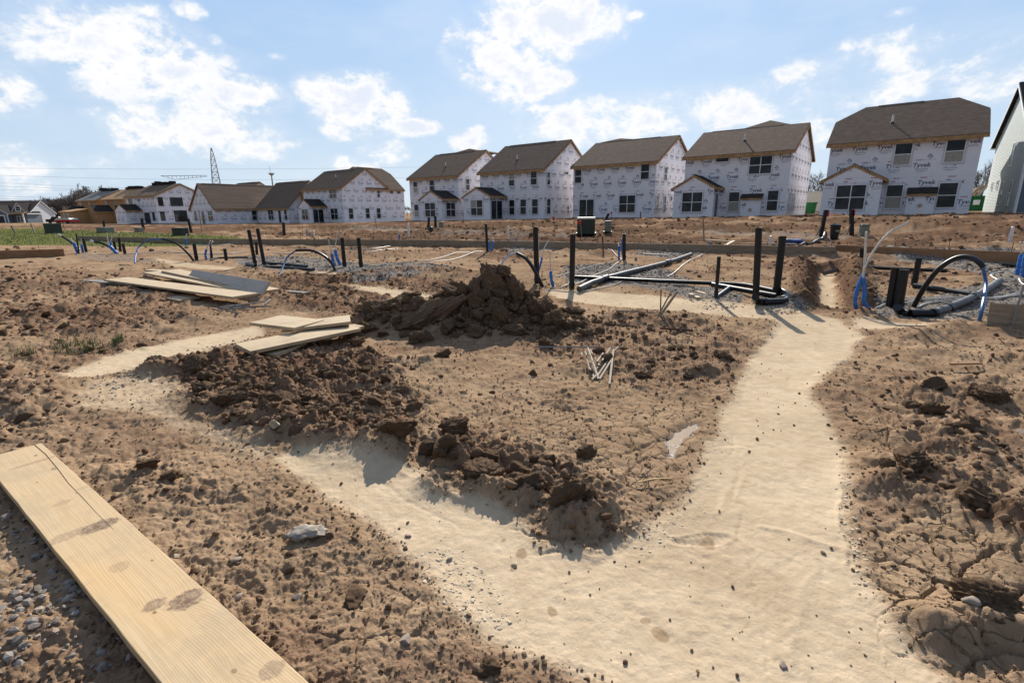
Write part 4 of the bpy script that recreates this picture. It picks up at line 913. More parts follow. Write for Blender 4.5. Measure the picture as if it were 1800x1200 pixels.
t = riser(1005, 510, 1007, 411, .055, 'lone black vent pipe right of the dirt heap'); 
t = riser(944, 500, 941, 399, .057, 'black vent pipe rising behind the right shoulder of the heap')
t = pipe_thing('drain_pipe', at(1020, 508), 'long dusty grey drain pipe running back towards the form boards', 'drain pipe'); run_things(t, [('run', [(1018,508,.06),(1062,490,.07),(1175,461,.07),(1215,447,.07)], .058, M_GREYP, 3)]); coupling(t, 1060, 491, 1068, 488, .06, M_BLACK, .07); coupling(t, 1170, 462, 1178, 460, .06, M_BLACK, .07)
t = riser(1097, 458, 1097, 411, .050, 'thin black pipe beside the paired blue sleeves, centre right')
t = riser(857, 447, 854, 394, .045, 'thin black pipe behind the heap, left of its peak')
# left of the heap
t = riser(606, 471, 601, 418, .056, 'left pipe of the black pair beside the bright blue sleeves'); t = riser(635, 471, 630, 418, .056, 'right pipe of the black pair beside the bright blue sleeves')
t = riser(449, 467, 437, 404, .055, 'left of the two tall leaning black pipes behind the far lumber pile'); run_things(t, [('run', [(449,467,.06),(434,464,.06)], .056, M_BLACK, 0)])
t = riser(465, 468, 450, 402, .055, 'right of the two tall leaning black pipes behind the far lumber pile'); run_things(t, [('run', [(465,469,.05),(500,470,.05),(552,474,.05)], .04, M_BLACK, 2), ('run', [(468,463,.05),(500,464,.05),(540,468,.05)], .04, M_BLACK, 2)])
t = riser(452, 448, 450, 425, .050, 'short black pipe behind the two tall leaning ones')
t = riser(346, 458, 341, 429, .060, 'stubby black pipe left of the tall leaning pair'); t = riser(398, 459, 395, 437, .055, 'shortest black pipe stub between the stubby one and the tall pair'); t = riser(373, 455, 369, 425, .035, 'thin dark pipe beside the blue sleeves left of the short stub')
for a, b, l in [((212,443),(209,418),'tall black stub of the far left cluster'), ((220,447),(216,428),'rightmost black stub of the far left cluster'), ((204,444),(200,424),'left black stub of the three in the second cluster'), ((152,444),(146,419),'thick black stub in the leftmost cluster'), ((139,446),(134,412),'thin black pipe in the leftmost cluster')]:
    riser(*a, *b, .055 if 'thin' not in l else .03, l)
# cluster B, right edge
t = riser(1563, 545, 1575, 470, .058, 'left pipe of the short thick black pair, right side')
t = riser(1578, 549, 1590, 474, .060, 'right pipe of the short thick black pair with an elbow to the right'); run_things(t, [('elbow', [(1578,540,.12),(1584,548,.06),(1600,551,.06)], .062, M_BLACK, 5), ('run', [(1600,551,.06),(1640,551,.06)], .058, M_BLACK, 0), ('run', [(1640,551,.06),(1668,541,.06),(1720,518,.06),(1757,494,.06)], .060, M_GREYP, 3)])
coupling(t, 1638, 551, 1643, 550, .062); coupling(t, 1665, 542, 1671, 540, .062); coupling(t, 1708, 523, 1714, 520, .062)
t = riser(1606, 503, 1616, 453, .050, 'black pipe with an elbow behind the thick pair'); run_things(t, [('run', [(1606,502,.05),(1650,508,.05),(1705,517,.05)], .045, M_BLACK, 3)])
t = riser(1513, 466, 1516, 436, .050, 'black pipe stub behind the white tubes near the trench'); run_things(t, [('run', [(1495,467,.05),(1560,472,.05),(1665,476,.05)], .04, M_BLACK, 3)])
t = pipe_thing('floor_drain_box', at(1507, 468), 'small dark square drain box by the trench', 'drain box'); mb = MB(); mb.box(-.22, .12, -.1, .1, 0, .14); mb.build('box', M_RUST, t)
def arc3(pts, base_px, Ys=None):
    """points given as pixel + ground depth"""
    return [dep(px, py, Y) for (px, py, Y) in pts]
Y0 = at(1605, 541)[1]
Y1 = at(1718, 577)[1]
t = pipe_thing('conduit_arch', at(1605, 541), 'big arched black conduit with a blue tube coming out of it, right', 'conduit')
tube_part(t, 'conduit', arc3([(1605,541,Y0),(1625,505,Y0-.1),(1650,473,Y0-.2),(1680,454,Y0-.3),(1705,452,Y0-.45),(1722,462,Y0-.6),(1729,470,Y0-.65)], 0), .036, M_BLACK, 12, 5)
tube_part(t, 'blue_tube', arc3([(1728,469,Y0-.65),(1733,500,Y0-.75),(1727,540,Y1+.05),(1718,578,Y1)], 0), .022, M_BLUED, 8, 5)
Ya = at(955, 505)[1]; t = pipe_thing('conduit_arch', at(955, 505), 'arched black conduit behind the heap with a pale blue tube', 'conduit'); tube_part(t, 'conduit', arc3([(955,506,Ya),(942,480,Ya),(926,456,Ya+.1),(908,445,Ya+.2)], 0), .036, M_BLACK, 10, 5); tube_part(t, 'blue_tube', arc3([(908,445,Ya+.2),(896,448,Ya+.2),(884,460,Ya+.2),(880,475,Ya+.2)], 0), .018, plain('pale_blue_tube', (.30, .42, .60), .4, .4), 8, 5)
Ya = at(590, 478)[1]; t = pipe_thing('conduit_arch', at(590, 478), 'arched black conduit left of the blue sleeves with a blue tube', 'conduit'); tube_part(t, 'conduit', arc3([(590,478,Ya),(582,461,Ya),(565,447,Ya),(545,440,Ya),(520,440,Ya)], 0), .036, M_BLACK, 10, 5); tube_part(t, 'blue_tube', arc3([(521,440,Ya),(505,452,Ya),(495,475,Ya-.5),(488,492,Ya-1)], 0), .02, M_BLUED, 8, 5)
Ya = at(341, 459)[1]; t = pipe_thing('conduit_arch', at(341, 459), 'arched black conduit left of the stubby black pipe', 'conduit'); tube_part(t, 'conduit', arc3([(341,459,Ya),(328,443,Ya),(310,428,Ya),(286,420,Ya)], 0), .038, M_BLACK, 8, 5)
tube_part(t, 'blue_tube', arc3([(286,420,Ya),(262,422,Ya),(245,433,Ya),(238,450,Ya-1),(237,462,Ya-1.5)], 0), .025, M_BLUED, 8, 5)
for (pts, l) in [([(205,446),(195,436),(180,428),(161,424)], 'arched conduit in the second cluster from the left'), ([(140,440),(128,428),(115,419),(104,413)], 'arched conduit in the leftmost cluster')]:
    Ya = at(*pts[0])[1]; t = pipe_thing('conduit_arch', at(*pts[0]), l, 'conduit'); tube_part(t, 'conduit', [dep(a, b, Ya) for a, b in pts], .05, M_BLACK, 8, 5); tube_part(t, 'tube_end', [dep(pts[-1][0]+5, pts[-1][1]+2, Ya-.02), dep(pts[-1][0]-2, pts[-1][1]-1, Ya-.02)], .055, M_PEX, 8)
# water tubes: white tube standing up out of a blue sleeve
def water_tube(foot, sleeve, tip, lab, rs=.020, rw=.011, mid=None, flare=True):
    Ya = at(*foot)[1]; t = pipe_thing('water_tube', at(*foot), lab, 'water tube')
    P = [dep(px, py, Ya) for px, py in sleeve]
    o = tube_part(t, 'blue_sleeve', P, [rs*(.8+.5*abs(math.sin(i*1.9))) for i in range(len(smooth_path(P, 5)))] if len(P) > 2 else rs, M_BLUE, 8, 5 if len(P) > 2 else 0)
    Q = [dep(px, py, Ya) for px, py in [sleeve[0]]+(mid or [])+[tip]]; tube_part(t, 'tube', Q, rw, M_PEX, 8, 5 if len(Q) > 2 else 0)
    return t
water_tube((1506,544), [(1519,479),(1508,505),(1503,530),(1506,544)], (1523,407), 'straight white tube in a blue sleeve, left leg of the pair by the trench', .026, .016)
water_tube((1528,544), [(1517,488),(1520,510),(1519,530),(1528,544)], (1597,391), 'long curved white tube bending right from the blue sleeve by the trench', .028, .016, [(1521,468),(1540,435),(1565,408)])
water_tube((944,484), [(953,452),(950,465),(944,484)], (965,421), 'leaning white tube in a blue sleeve beside the black vent pipe', .022, .013, [(956,438)])
water_tube((940,492), [(946,462),(944,478),(940,492)], (947,422), 'straight white tube hugging the black vent pipe behind the heap', .024, .011)
water_tube((972,505), [(968,476),(969,490),(973,503),(982,507)], (966,441), 'white tube in a small blue sleeve left of the lone vent pipe', .028, .012)
water_tube((1088,457), [(1088,432),(1088,457)], (1087,428), 'short blue sleeve, left one of the pair by the thin black pipe', .032, .016); water_tube((1094,448), [(1094,420),(1094,448)], (1094,410), 'taller blue sleeve, right one of the pair by the thin black pipe', .040, .016)
water_tube((860,443), [(859,425),(862,443)], (853,416), 'blue sleeve left of two behind the heap', .034, .016); water_tube((866,443), [(867,424),(865,443)], (865,417), 'blue sleeve right of two behind the heap', .034, .016)
water_tube((907,431), [(907,417),(907,431)], (906,410), 'lone far blue sleeve in front of the form boards', .035, .018)
water_tube((590,470), [(583,446),(586,460),(591,472)], (577,420), 'bright blue sleeve with a straight white tube left of the black pair', .040, .015); water_tube((596,466), [(589,439),(592,452),(600,470)], (599,406), 'bright blue sleeve with a hooked white tube left of the black pair', .044, .015, [(590,428),(594,411)])
water_tube((1243,444), [(1247,425),(1244,436),(1238,443)], (1247,419), 'small blue tube standing at the form boards, centre right', .030, .015)
water_tube((363,456), [(363,438),(361,448),(364,458)], (370,423), 'blue sleeve left of two beside the short black stub', .035, .016); water_tube((372,455), [(370,430),(371,455)], (374,424), 'tall blue sleeve right of two beside the short black stub', .035, .016)
water_tube((326,431), [(326,420),(327,431)], (328,411), 'pair of small blue tubes far behind the arched conduit', .05, .02)
water_tube((137,446), [(129,426),(134,438),(138,447)], (124,419), 'blue sleeve, left one in the leftmost cluster', .055, .02); water_tube((147,444), [(143,430),(146,444)], (143,420), 'blue sleeve, right one in the leftmost cluster', .05, .02)
water_tube((207,447), [(192,432),(200,440),(207,447)], (188,410), 'wide blue sleeve in the second cluster from the left', .06, .02, [(189,420)]); water_tube((196,440), [(194,425),(196,438)], (209,408), 'blue sleeve with a bent white tube in the second cluster', .05, .02, [(198,416)])
water_tube((1787,492), [(1796,446),(1790,470),(1785,492)], (1793,425), 'blue sleeve with a white tube at the right edge of the picture', .032, .014); water_tube((1796,494), [(1803,448),(1799,470),(1797,494)], (1800,425), 'second blue sleeve at the right edge of the picture', .032, .014)
water_tube((702,426), [(702,412),(702,426)], (701,406), 'tiny blue sleeve in front of the form boards left of the white post', .04, .02); water_tube((540,417), [(539,403),(540,417)], (538,400), 'tiny blue sleeve behind the left form boards', .04, .02)
# white tubes lying on the ground
def tube_run(pts, r, lab, mat=M_PEX, name='water_line', cat='tube', h=None):
    P = [P2(*p, h if h else r+.01) for p in pts]; S = smooth_path(P, 6)
    for s in S:
        s[2] = float(hgt(s[0], s[1])[0])+r*.9+.004
    for _ in range(3):
        zz = [s[2] for s in S]
        for i in range(1, len(S)-1): S[i][2] = max(zz[i], (zz[i-1]+zz[i+1])/2)
    t = empty(name, S[0], 0, lab, cat); tube_part(t, 'tube', S, r, mat, 7); return t
tube_run([(960,508),(1010,512),(1060,506),(1110,492),(1150,490),(1180,484),(1210,460),(1240,445)], .011, 'white tube sweeping from the heap past the lone pipe to the form boards')
tube_run([(972,487),(1020,476),(1060,464),(1085,458)], .011, 'white tube running from the heap to the paired blue sleeves'); tube_run([(985,505),(1020,497),(1050,484),(1075,472),(1093,456)], .011, 'white tube crossing the grey drain pipe towards the paired blue sleeves'); tube_run([(1093,455),(1075,445),(1062,436)], .012, 'white tube slanting up left from the paired blue sleeves')
tube_run([(597,470),(620,474),(660,473),(720,467)], .012, 'thick white tube leaving the left black pair'); tube_run([(640,464),(680,462),(740,460),(800,448),(845,440)], .012, 'white tube running right from the left black pair to the heap'); tube_run([(640,463),(660,468),(690,464)], .011, 'short loop of white tube by the left black pair'); tube_run([(715,466),(760,462),(800,455),(850,445)], .011, 'lower white tube behind the heap')
tube_run([(480,446),(560,446),(640,444),(700,436)], .014, 'pale tube crossing behind the arched conduit'); tube_run([(220,447),(300,444),(380,447),(430,443)], .018, 'pale tube running right from the far left clusters'); tube_run([(610,440),(660,437),(690,432)], .014, 'pale tube near the left form boards'); tube_run([(330,430),(380,431),(430,428)], .018, 'far pale tube behind the stubby pipe')
tube_run([(1538,545),(1580,536),(1620,527),(1680,524),(1740,527),(1800,519)], .013, 'white tube passing behind the right thick black pair'); tube_run([(1612,541),(1640,531),(1690,528),(1750,525),(1800,514)], .013, 'second white tube beside it running to the right edge'); tube_run([(1800,478),(1765,482),(1740,487),(1755,493),(1785,494)], .012, 'white tube bent in a tight loop near the right edge'); tube_run([(1790,494),(1800,502),(1815,506)], .012, 'short white tube end at the right edge')
tube_run([(1517,556),(1560,570),(1626,582)], .008, 'thin grey rod lying on soil below the thick black pair', M_STEEL, 'rod', 'rod')
tube_run([(370,456),(388,453),(420,452),(436,452)], .03, 'short black pipe lying beside the short stub', M_BLACK, 'loose_pipe', 'pipe'); tube_run([(1450,463),(1475,463)], .05, 'dark pipe piece across the trench head', M_GREYP, 'loose_pipe', 'pipe')
tube_run([(1130,448),(1175,450)], .02, 'thin black pipe lying near the form boards', M_BLACK, 'loose_pipe', 'pipe')
tube_run([(1760,468),(1800,470)], .04, 'black pipe piece on gravel at the right edge', M_BLACK, 'loose_pipe', 'pipe')

# ------------------------------------------------------------------ yard furniture between forms and houses
def post_white(px, py, ph, lab, r=.055):
    b = at(px, py); top = dep(px+(-.06*(900-px)/100), py-ph, b[1]); h = top[2]-b[2]; t = empty('marker_post', b, 0, lab, 'marker post', 'white plastic marker posts')
    mb = MB(); mb.box(-r, r, -r*.5, r*.5, 0, h-r); vs = [(math.cos(a)*r, 0, math.sin(a)*r) for a in np.linspace(0, math.pi, 9)]
    mb.slab([(x, -r*.5, h-r+z) for x, _, z in vs], (0, r, 0)); mb.build('post', M_WHITE, t); return t
post_white(719, 420, 28, 'white marker post left of centre in front of the first white house'); post_white(894, 424, 28, 'white marker post behind the dirt heap'); post_white(1354, 434, 20, 'white marker post seen between the two tall pipes', .05); post_white(1774, 428, 30, 'white marker post behind the orange form board', .05); post_white(553, 419, 14, 'short white marker post behind the left form boards')
def lath(px, py, tx, ty, lab, w=.02, mat=M_STAKE, red=False, group='wooden survey stakes'):
    b = at(px, py); tp = dep(tx, ty, b[1]); t = empty('survey_stake', b, 0, lab, 'stake', group); d = tp-b; mb = MB(); mb.tube([(0, 0, -.1), tuple(d)], w, 4); mb.build('lath', mat, t)
    if red: mb = MB(); mb.box(d[0]-.05, d[0]+.05, -.03, .03, d[2]-.18, d[2]); mb.build('tape', M_RED, t)
    return t
lath(1238, 425, 1236, 383, 'tall grey survey stake in front of the fourth white house', .035)
lath(976, 418, 973, 381, 'survey stake with red top left of the green transformer box', .02, red=True); lath(1023, 419, 1020, 388, 'pale stake with red tag leaning on the green transformer box', .025, M_STAKE, True); lath(1073, 393, 1075, 372, 'stake with red tape behind the grey pedestal', .03, red=True)
lath(741, 424, 739, 388, 'thin stake right of the first white post', .02); lath(532, 420, 531, 397, 'thin stake behind the left form boards', .02); lath(1126, 385, 1126, 372, 'short dark stake in front of the third white house', .05, M_BLACK); lath(663, 402, 659, 383, 'grey stake in front of the big left house', .05)
lath(1061, 450, 1059, 415, 'dark stake standing at the form boards behind the lone pipe', .03, M_RUST); lath(355, 408, 350, 370, 'tall pale stake in front of the long low house', .05); lath(115, 404, 111, 393, 'stake near the far lawn edge', .07)
lath(62, 410, 54, 393, 'leaning stake in front of the slate blue house', .07); lath(28, 410, 20, 397, 'leaning stake with dark foot at the far left', .07, M_BLACK)
def trans(px, py, w, d_, h, lab, mat=M_GREEN, name='transformer_box', cat='utility box', rz=-.2, top=None, group=None):
    b = at(px, py); b[2] = float(hgt(b[0], b[1])[0])-.03; t = empty(name, b, rz, lab, cat, group)
    mb = MB(); mb.box(-w/2, w/2, -d_/2, d_/2, 0, h*.88); mb.build('cabinet', mat, t, bevel=.02)
    mb = MB(); mb.box(-w/2-.02, w/2+.02, -d_/2-.02, d_/2+.02, h*.88, h); mb.build('lid', top or mat, t, bevel=.02)
    mb = MB(); mb.box(-w/2-.06, w/2+.06, -d_/2-.06, d_/2+.06, 0, .06); mb.build('pad', M_GREEN, t); return t
t = trans(1030, 415, .92, .75, .86, 'big dark green transformer box right of centre', top=M_CREAM)
mb = MB(); mb.box(-.44, -.34, -.385, -.378, .55, .70); mb.build('warning_sticker', M_RED, t)
trans(1068, 413, .34, .3, .62, 'grey green pedestal right of the transformer box', M_PEDG, 'cable_pedestal'); trans(1517, 418, .30, .25, .55, 'grey pedestal behind the long curved white tube', M_PEDG, 'cable_pedestal'); trans(776, 405, .30, .25, .58, 'grey pedestal in front of the first white house', M_PEDG, 'cable_pedestal')
trans(95, 410, 1.0, .9, .95, 'dark green transformer box on the lawn at far left'); trans(186, 409, 1.1, .9, .55, 'low grey utility box in front of the orange sheathed houses', M_PEDG); trans(318, 414, .9, .7, .62, 'dark green box right of the lawn', M_GREEN); trans(245, 408, .6, .5, .45, 'small grey box beside a leaning dark post', M_PEDG)
def riser_post(px, py, tx, ty, lab, w=.09, red=False, brace=True):
    b = at(px, py); tp = dep(tx, ty, b[1]); t = empty('conduit_post', b, 0, lab, 'conduit post', 'black conduit posts'); d = tp-b
    mb = MB(); mb.box(-w, w, -.05, .05, 0, 1, M=Matrix(((1, 0, d[0], 0), (0, 1, 0, 0), (0, 0, d[2], 0), (0, 0, 0, 1)))); mb.build('conduit', M_BLACK, t)
    if brace: mb = MB(); mb.tube([(-.25, -.05, 0), (d[0]*.6, 0, d[2]*.6)], .03, 5); mb.build('brace', M_STAKE, t)
    if red: mb = MB(); mb.box(d[0]+w*.6, d[0]+w*1.9, -.05, .05, d[2]*.75, d[2]*.98); mb.build('red_tape', M_RED, t)
    return t
riser_post(1442, 417, 1452, 369, 'black conduit post with red tape, left of the bin', .07, True); riser_post(1497, 414, 1497, 368, 'black conduit post right of the bin', .08, True); riser_post(1062, 392, 1070, 375, 'short black conduit post behind the pedestal', .1)
riser_post(753, 405, 754, 382, 'left black conduit post in front of the first white house', .09); riser_post(766, 404, 765, 380, 'right black conduit post in front of the first white house', .09); riser_post(500, 414, 498, 391, 'black conduit post in front of the big left house', .09); riser_post(337, 410, 331, 385, 'leaning black conduit post in front of the low house', .1); riser_post(253, 406, 249, 384, 'black conduit post beside the small grey box', .12); riser_post(184, 405, 182, 388, 'black conduit post behind the low grey box', .1)
# bin, trash and bits behind the forms
b = at(1466, 419); t = empty('barrel_bin', b, 0, 'black barrel shaped bin with handles behind the forms', 'bin'); mb = MB(); mb.tube([(0, 0, 0), (0, 0, .1), (0, 0, .45), (0, 0, .52)], [.15, .16, .2, .2], 12); mb.build('body', M_BLACK, t, True); mb = MB(); mb.tube([(0, 0, .52), (0, 0, .56), (0, 0, .62)], [.22, .22, .10], 12); mb.build('lid', M_BLACK, t, True); mb = MB(); mb.box(-.1, .1, -.21, -.195, .28, .36); mb.build('plate', M_PEDG, t)
b = at(1447, 417); t = empty('hose_reel', b, 0, 'small black ring of hose left of the bin', 'hose'); mb = MB(); mb.tube([(math.cos(a)*.13, 0, .15+math.sin(a)*.13) for a in np.linspace(0, 6.28, 16)], .022, 6, False); mb.build('coil', M_BLACK, t, True)
b = at(757, 409); t = empty('dark_bag', b, 0, 'small dark bag at the foot of the left conduit post', 'bag'); V, F = chunk(3, 301, 5, .3, (1, .8, 1.2)); o = link('bag', mesh_np('bag', V*.22+[0, 0, .2], F, M_GREEN, True), t)
V, F = chunk(3, 302, 4, .35, (1.8, .8, .5)); b = at(1395, 427); o = link('blue_tarp', mesh_np('blue_tarp', V*.24, F, plain('blue_tarp', (.03, .07, .22), .5, .4), True)); o.location = (b[0], b[1], float(hgt(b[0], b[1])[0])+.05); tag(o, 'crumpled dark blue tarp behind the form boards', 'tarp')
tube_run([(1405,430),(1425,424),(1445,416),(1452,405)], .05, 'black hose sloping down from the conduit post', M_BLACK, 'black_hose', 'hose')
for a, b_, l in [((1240,422),(1285,425),'pale board scrap lying behind the form line'), ((1300,428),(1400,430),'brown board lying behind the form line'), ((1275,432),(1290,424),'short pale scrap leaning on the form line')]:
    plank('board_scrap', P2(*a, .05), P2(*b_, .08), .12, .035, M_WEATH if 'pale' in l else M_FORM, 0, l)
plank('board_scrap', P2(775, 421, .1), P2(905, 418, .1), .05, .035, M_WEATH, 0, 'thin pale batten lying left of the second white post'); plank('board_scrap', P2(1590, 478, .0), P2(1620, 475, .0), .05, .02, M_WEATH, 0, 'pale wood scrap on the gravel near the arch')
plank('board_scrap', P2(1670, 641, .02), P2(1725, 640, .02), .03, .02, M_FORMO, 0, 'reddish wood scrap lying on soil at right'); plank('board_scrap', P2(1213, 518, .02), P2(1228, 525, .02), .08, .03, M_PINE, 0, 'pale broken wood scrap near the gravel cone'); plank('board_scrap', P2(1225, 514, .03), P2(1240, 518, .03), .06, .03, M_PINE, 0, 'small broken wood piece beside the pale scrap')

# ------------------------------------------------------------------ printed marks
def text_mesh(body, size, shear=0., off=0., res=1):
    cu = bpy.data.curves.new('txt', 'FONT'); cu.body = body; cu.size = size; cu.shear = shear; cu.offset = off; cu.resolution_u = res; cu.align_x = 'CENTER'
    o = bpy.data.objects.new('txt', cu); COL.objects.link(o); dg = bpy.context.evaluated_depsgraph_get(); me = o.evaluated_get(dg).to_mesh(); me.calc_loop_triangles()
    V = np.array([v.co[:2] for v in me.vertices]); F = np.array([t.vertices[:] for t in me.loop_triangles]); o.evaluated_get(dg).to_mesh_clear(); bpy.data.objects.remove(o); bpy.data.curves.remove(cu); return V, F
def quads2(lst):
    V = []; F = []
    for q in lst: b = len(V); V += list(q); F += [(b, b+1, b+2), (b, b+2, b+3)]
    return np.array(V, float), np.array(F)
def barq(x0, y0, x1, y1, w):
    d = np.array([x1-x0, y1-y0]); d = d/np.linalg.norm(d); n = np.array([-d[1], d[0]])*w/2; a = np.array([x0, y0]); b = np.array([x1, y1]); return [a-n, b-n, b+n, a+n]
T1 = text_mesh('Tyvek', .44, .12, .008, 2); T1s = text_mesh('Tyvek', .44, .12, .006, 1); T2 = text_mesh('HomeWrap', .165, .08, .002, 1); T0 = text_mesh('DUPONT', .10, 0, .006, 1)
small = quads2([[(-.30, -.30), (.30, -.30), (.30, -.275), (-.30, -.275)], [(-.22, -.35), (.22, -.35), (.22, -.335), (-.22, -.335)]])
oval = quads2([barq(-.34, .46, -.02, .46, .012), barq(-.34, .60, -.02, .60, .012)])
icon = quads2([barq(-.17, -.02, -.02, .17, .045), barq(-.04, .17, .15, .0, .045), barq(-.07, .02, -.07, -.10, .035), barq(.02, .05, .02, -.1, .035), barq(.09, .02, .09, -.12, .03)])
isub = quads2([barq(-.38, -.2, -.24, -.2, .03), barq(-.16, -.2, .14, -.2, .035), barq(.20, -.2, .36, -.2, .03)])
def inpoly(p, poly):
    ins = False; n = len(poly)
    for i in range(n):
        a, b = poly[i], poly[(i+1) % n]
        if (a[1] > p[1]) != (b[1] > p[1]) and p[0] < (b[0]-a[0])*(p[1]-a[1])/(b[1]-a[1])+a[0]: ins = not ins
    return ins
def prints(parent, O, e1, n, poly, far=False, phase=0., name='printed_wrap', holes=()):
    O = np.array(O, float); e1 = np.array(e1, float); n = np.array(n, float); V = []; F = []; MI = []; off = 0
    s0, s1 = min(p[0] for p in poly), max(p[0] for p in poly); z0, z1 = min(p[1] for p in poly), max(p[1] for p in poly)
    def put(geo, s, z, mi, k=1.):
        nonlocal off
        v, f = geo; Q = np.stack([v[:, 0]*k+s, v[:, 1]*k+z], 1); iv = np.array([inpoly(q, poly) for q in Q])
        for h in holes: iv &= ~((Q[:, 0] > h[0]-.02) & (Q[:, 0] < h[1]+.02) & (Q[:, 1] > h[2]-.05) & (Q[:, 1] < h[3]+.06))
        f = f[iv[f].all(1)]
        if len(f) == 0: return
        P = O[None]+np.outer(v[:, 0]*k+s, e1)+np.outer(v[:, 1]*k+z, [0, 0, 1])+n*.006; V.append(P); F.append(f+off); MI.append(np.full(len(f), mi)); off += len(v)
    def ok(s, z, hw, up, dn): return s0-hw < s < s1+hw
    st = 0
    zb = z0
    while zb < z1:
        for dz, sh, kind in ((.78, .0, 't'), (1.50, .35, 'i'), (2.25, .9, 't')):
            z = zb+dz; s = s0-1.0+((phase+sh*1.0+st*.37) % 1.68)
            while s < s1:
                if kind == 't':
                    if ok(s, z, .60, .45, .28):
                        put(T1s if far else T1, s, z, 0); put(T2, s+.03, z-.20, 2)
                        put(T0, s-.2, z+.47, 1)
                        if not far: put(small, s, z, 2)
                elif ok(s, z, .35, .15, .2): put(icon, s, z, 0, 1.05); put(isub, s, z, 2)
                s += 1.68+random.uniform(-.04, .04)
        zb += 2.75; st += 1
    if not V: return
    me = mesh_np(name, np.vstack(V), np.vstack(F), [M_INKD, M_INKR, M_INKG], False, np.concatenate(MI)); link(name, me, parent)['kind'] = 'stuff'

# ------------------------------------------------------------------ houses
def win(parent, O, e1, n, s0, s1, z0, z1, cols=1, door=False, daylit=(), split=True, name='window', fmat=None, lw=.055):
    """window on a wall: O origin, e1 along the wall, n outward; frame stands proud, panes sit inside it"""
    O = Vector(O); e1 = Vector(e1); n = Vector(n); up = Vector((0, 0, 1)); w = lw
    def bx(mb, a, b, c, d, o0, o1):
        vs = [O+e1*s+up*z+n*o for o in (o0, o1) for z in (c, d) for s in (a, b)]; mb.add(vs, [(0, 1, 3, 2), (4, 6, 7, 5), (0, 4, 5, 1), (2, 3, 7, 6), (0, 2, 6, 4), (1, 5, 7, 3)])
    mb = MB(); bx(mb, s0-w, s1+w, z1, z1+w, -.02, .05); bx(mb, s0-w, s1+w, z0-w, z0, -.02, .055); bx(mb, s0-w, s0, z0, z1, -.02, .048); bx(mb, s1, s1+w, z0, z1, -.02, .048)
    cw = (s1-s0)/cols
    for i in range(1, cols): bx(mb, s0+i*cw-w*.6, s0+i*cw+w*.6, z0, z1, -.02, .044)
    zm = (z0+z1)/2
    if not door and split and z1-z0 > .7:
        for i in range(cols): bx(mb, s0+i*cw+(w*.6 if i else 0), s0+(i+1)*cw-(w*.6 if i < cols-1 else 0), zm-.03, zm+.03, -.02, .038)
    f = mb.build('sliding_door' if door else name, fmat or M_FRAME, parent)
    if fmat is None and lw < .06:
        tp = MB(); a_, b_ = w+.002, w+.11
        bx(tp, s0-b_, s1+b_, z1+a_, z1+b_+.04, -.01, .0045); bx(tp, s0-b_, s0-a_, z0-w, z1+a_, -.01, .004); bx(tp, s1+a_, s1+b_, z0-w, z1+a_, -.01, .004)
        if not door: bx(tp, s0-b_, s1+b_, z0-b_-.04, z0-a_, -.01, .0045)
        tp.build('flashing_tape', M_TAPE, f)
    for i in range(cols):
        for j, (a, b) in enumerate([(z0, z1)] if (door or not split or z1-z0 <= .7) else [(z0, zm-.03), (zm+.03, z1)]):
            mb = MB(); bx(mb, s0+i*cw+.002, s0+(i+1)*cw-.002, a+.002, b-.002, -.015, .012 if j == 0 else .02)
            mb.build('pane', M_DAYPANE if (i, j) in daylit else M_GLASS, f)  # listed panes carry the painted daylight tone, the rest dark glass
    return f
def wall_mesh(parent, W_, D, ze, zr, mat, name='wall', ridge_along='x', clip=0.):
    """closed body with gable ends"""
    mb = MB()
    if ridge_along == 'x':
        prof = [(0, 0), (D, 0), (D, ze), (D/2, zr), (0, ze)]
        if clip: f = clip-.06; prof = [(0, 0), (D, 0), (D, ze), (D-D/2*f, ze+(zr-ze)*f), (D/2*f, ze+(zr-ze)*f), (0, ze)]
        mb.slab([(0, y, z) for y, z in prof], (W_, 0, 0))
    else:
        prof = [(0, 0), (W_, 0), (W_, ze), (W_/2, zr), (0, ze)]; mb.slab([(x, 0, z) for x, z in prof], (0, D, 0))
    return mb.build(name, mat, parent)
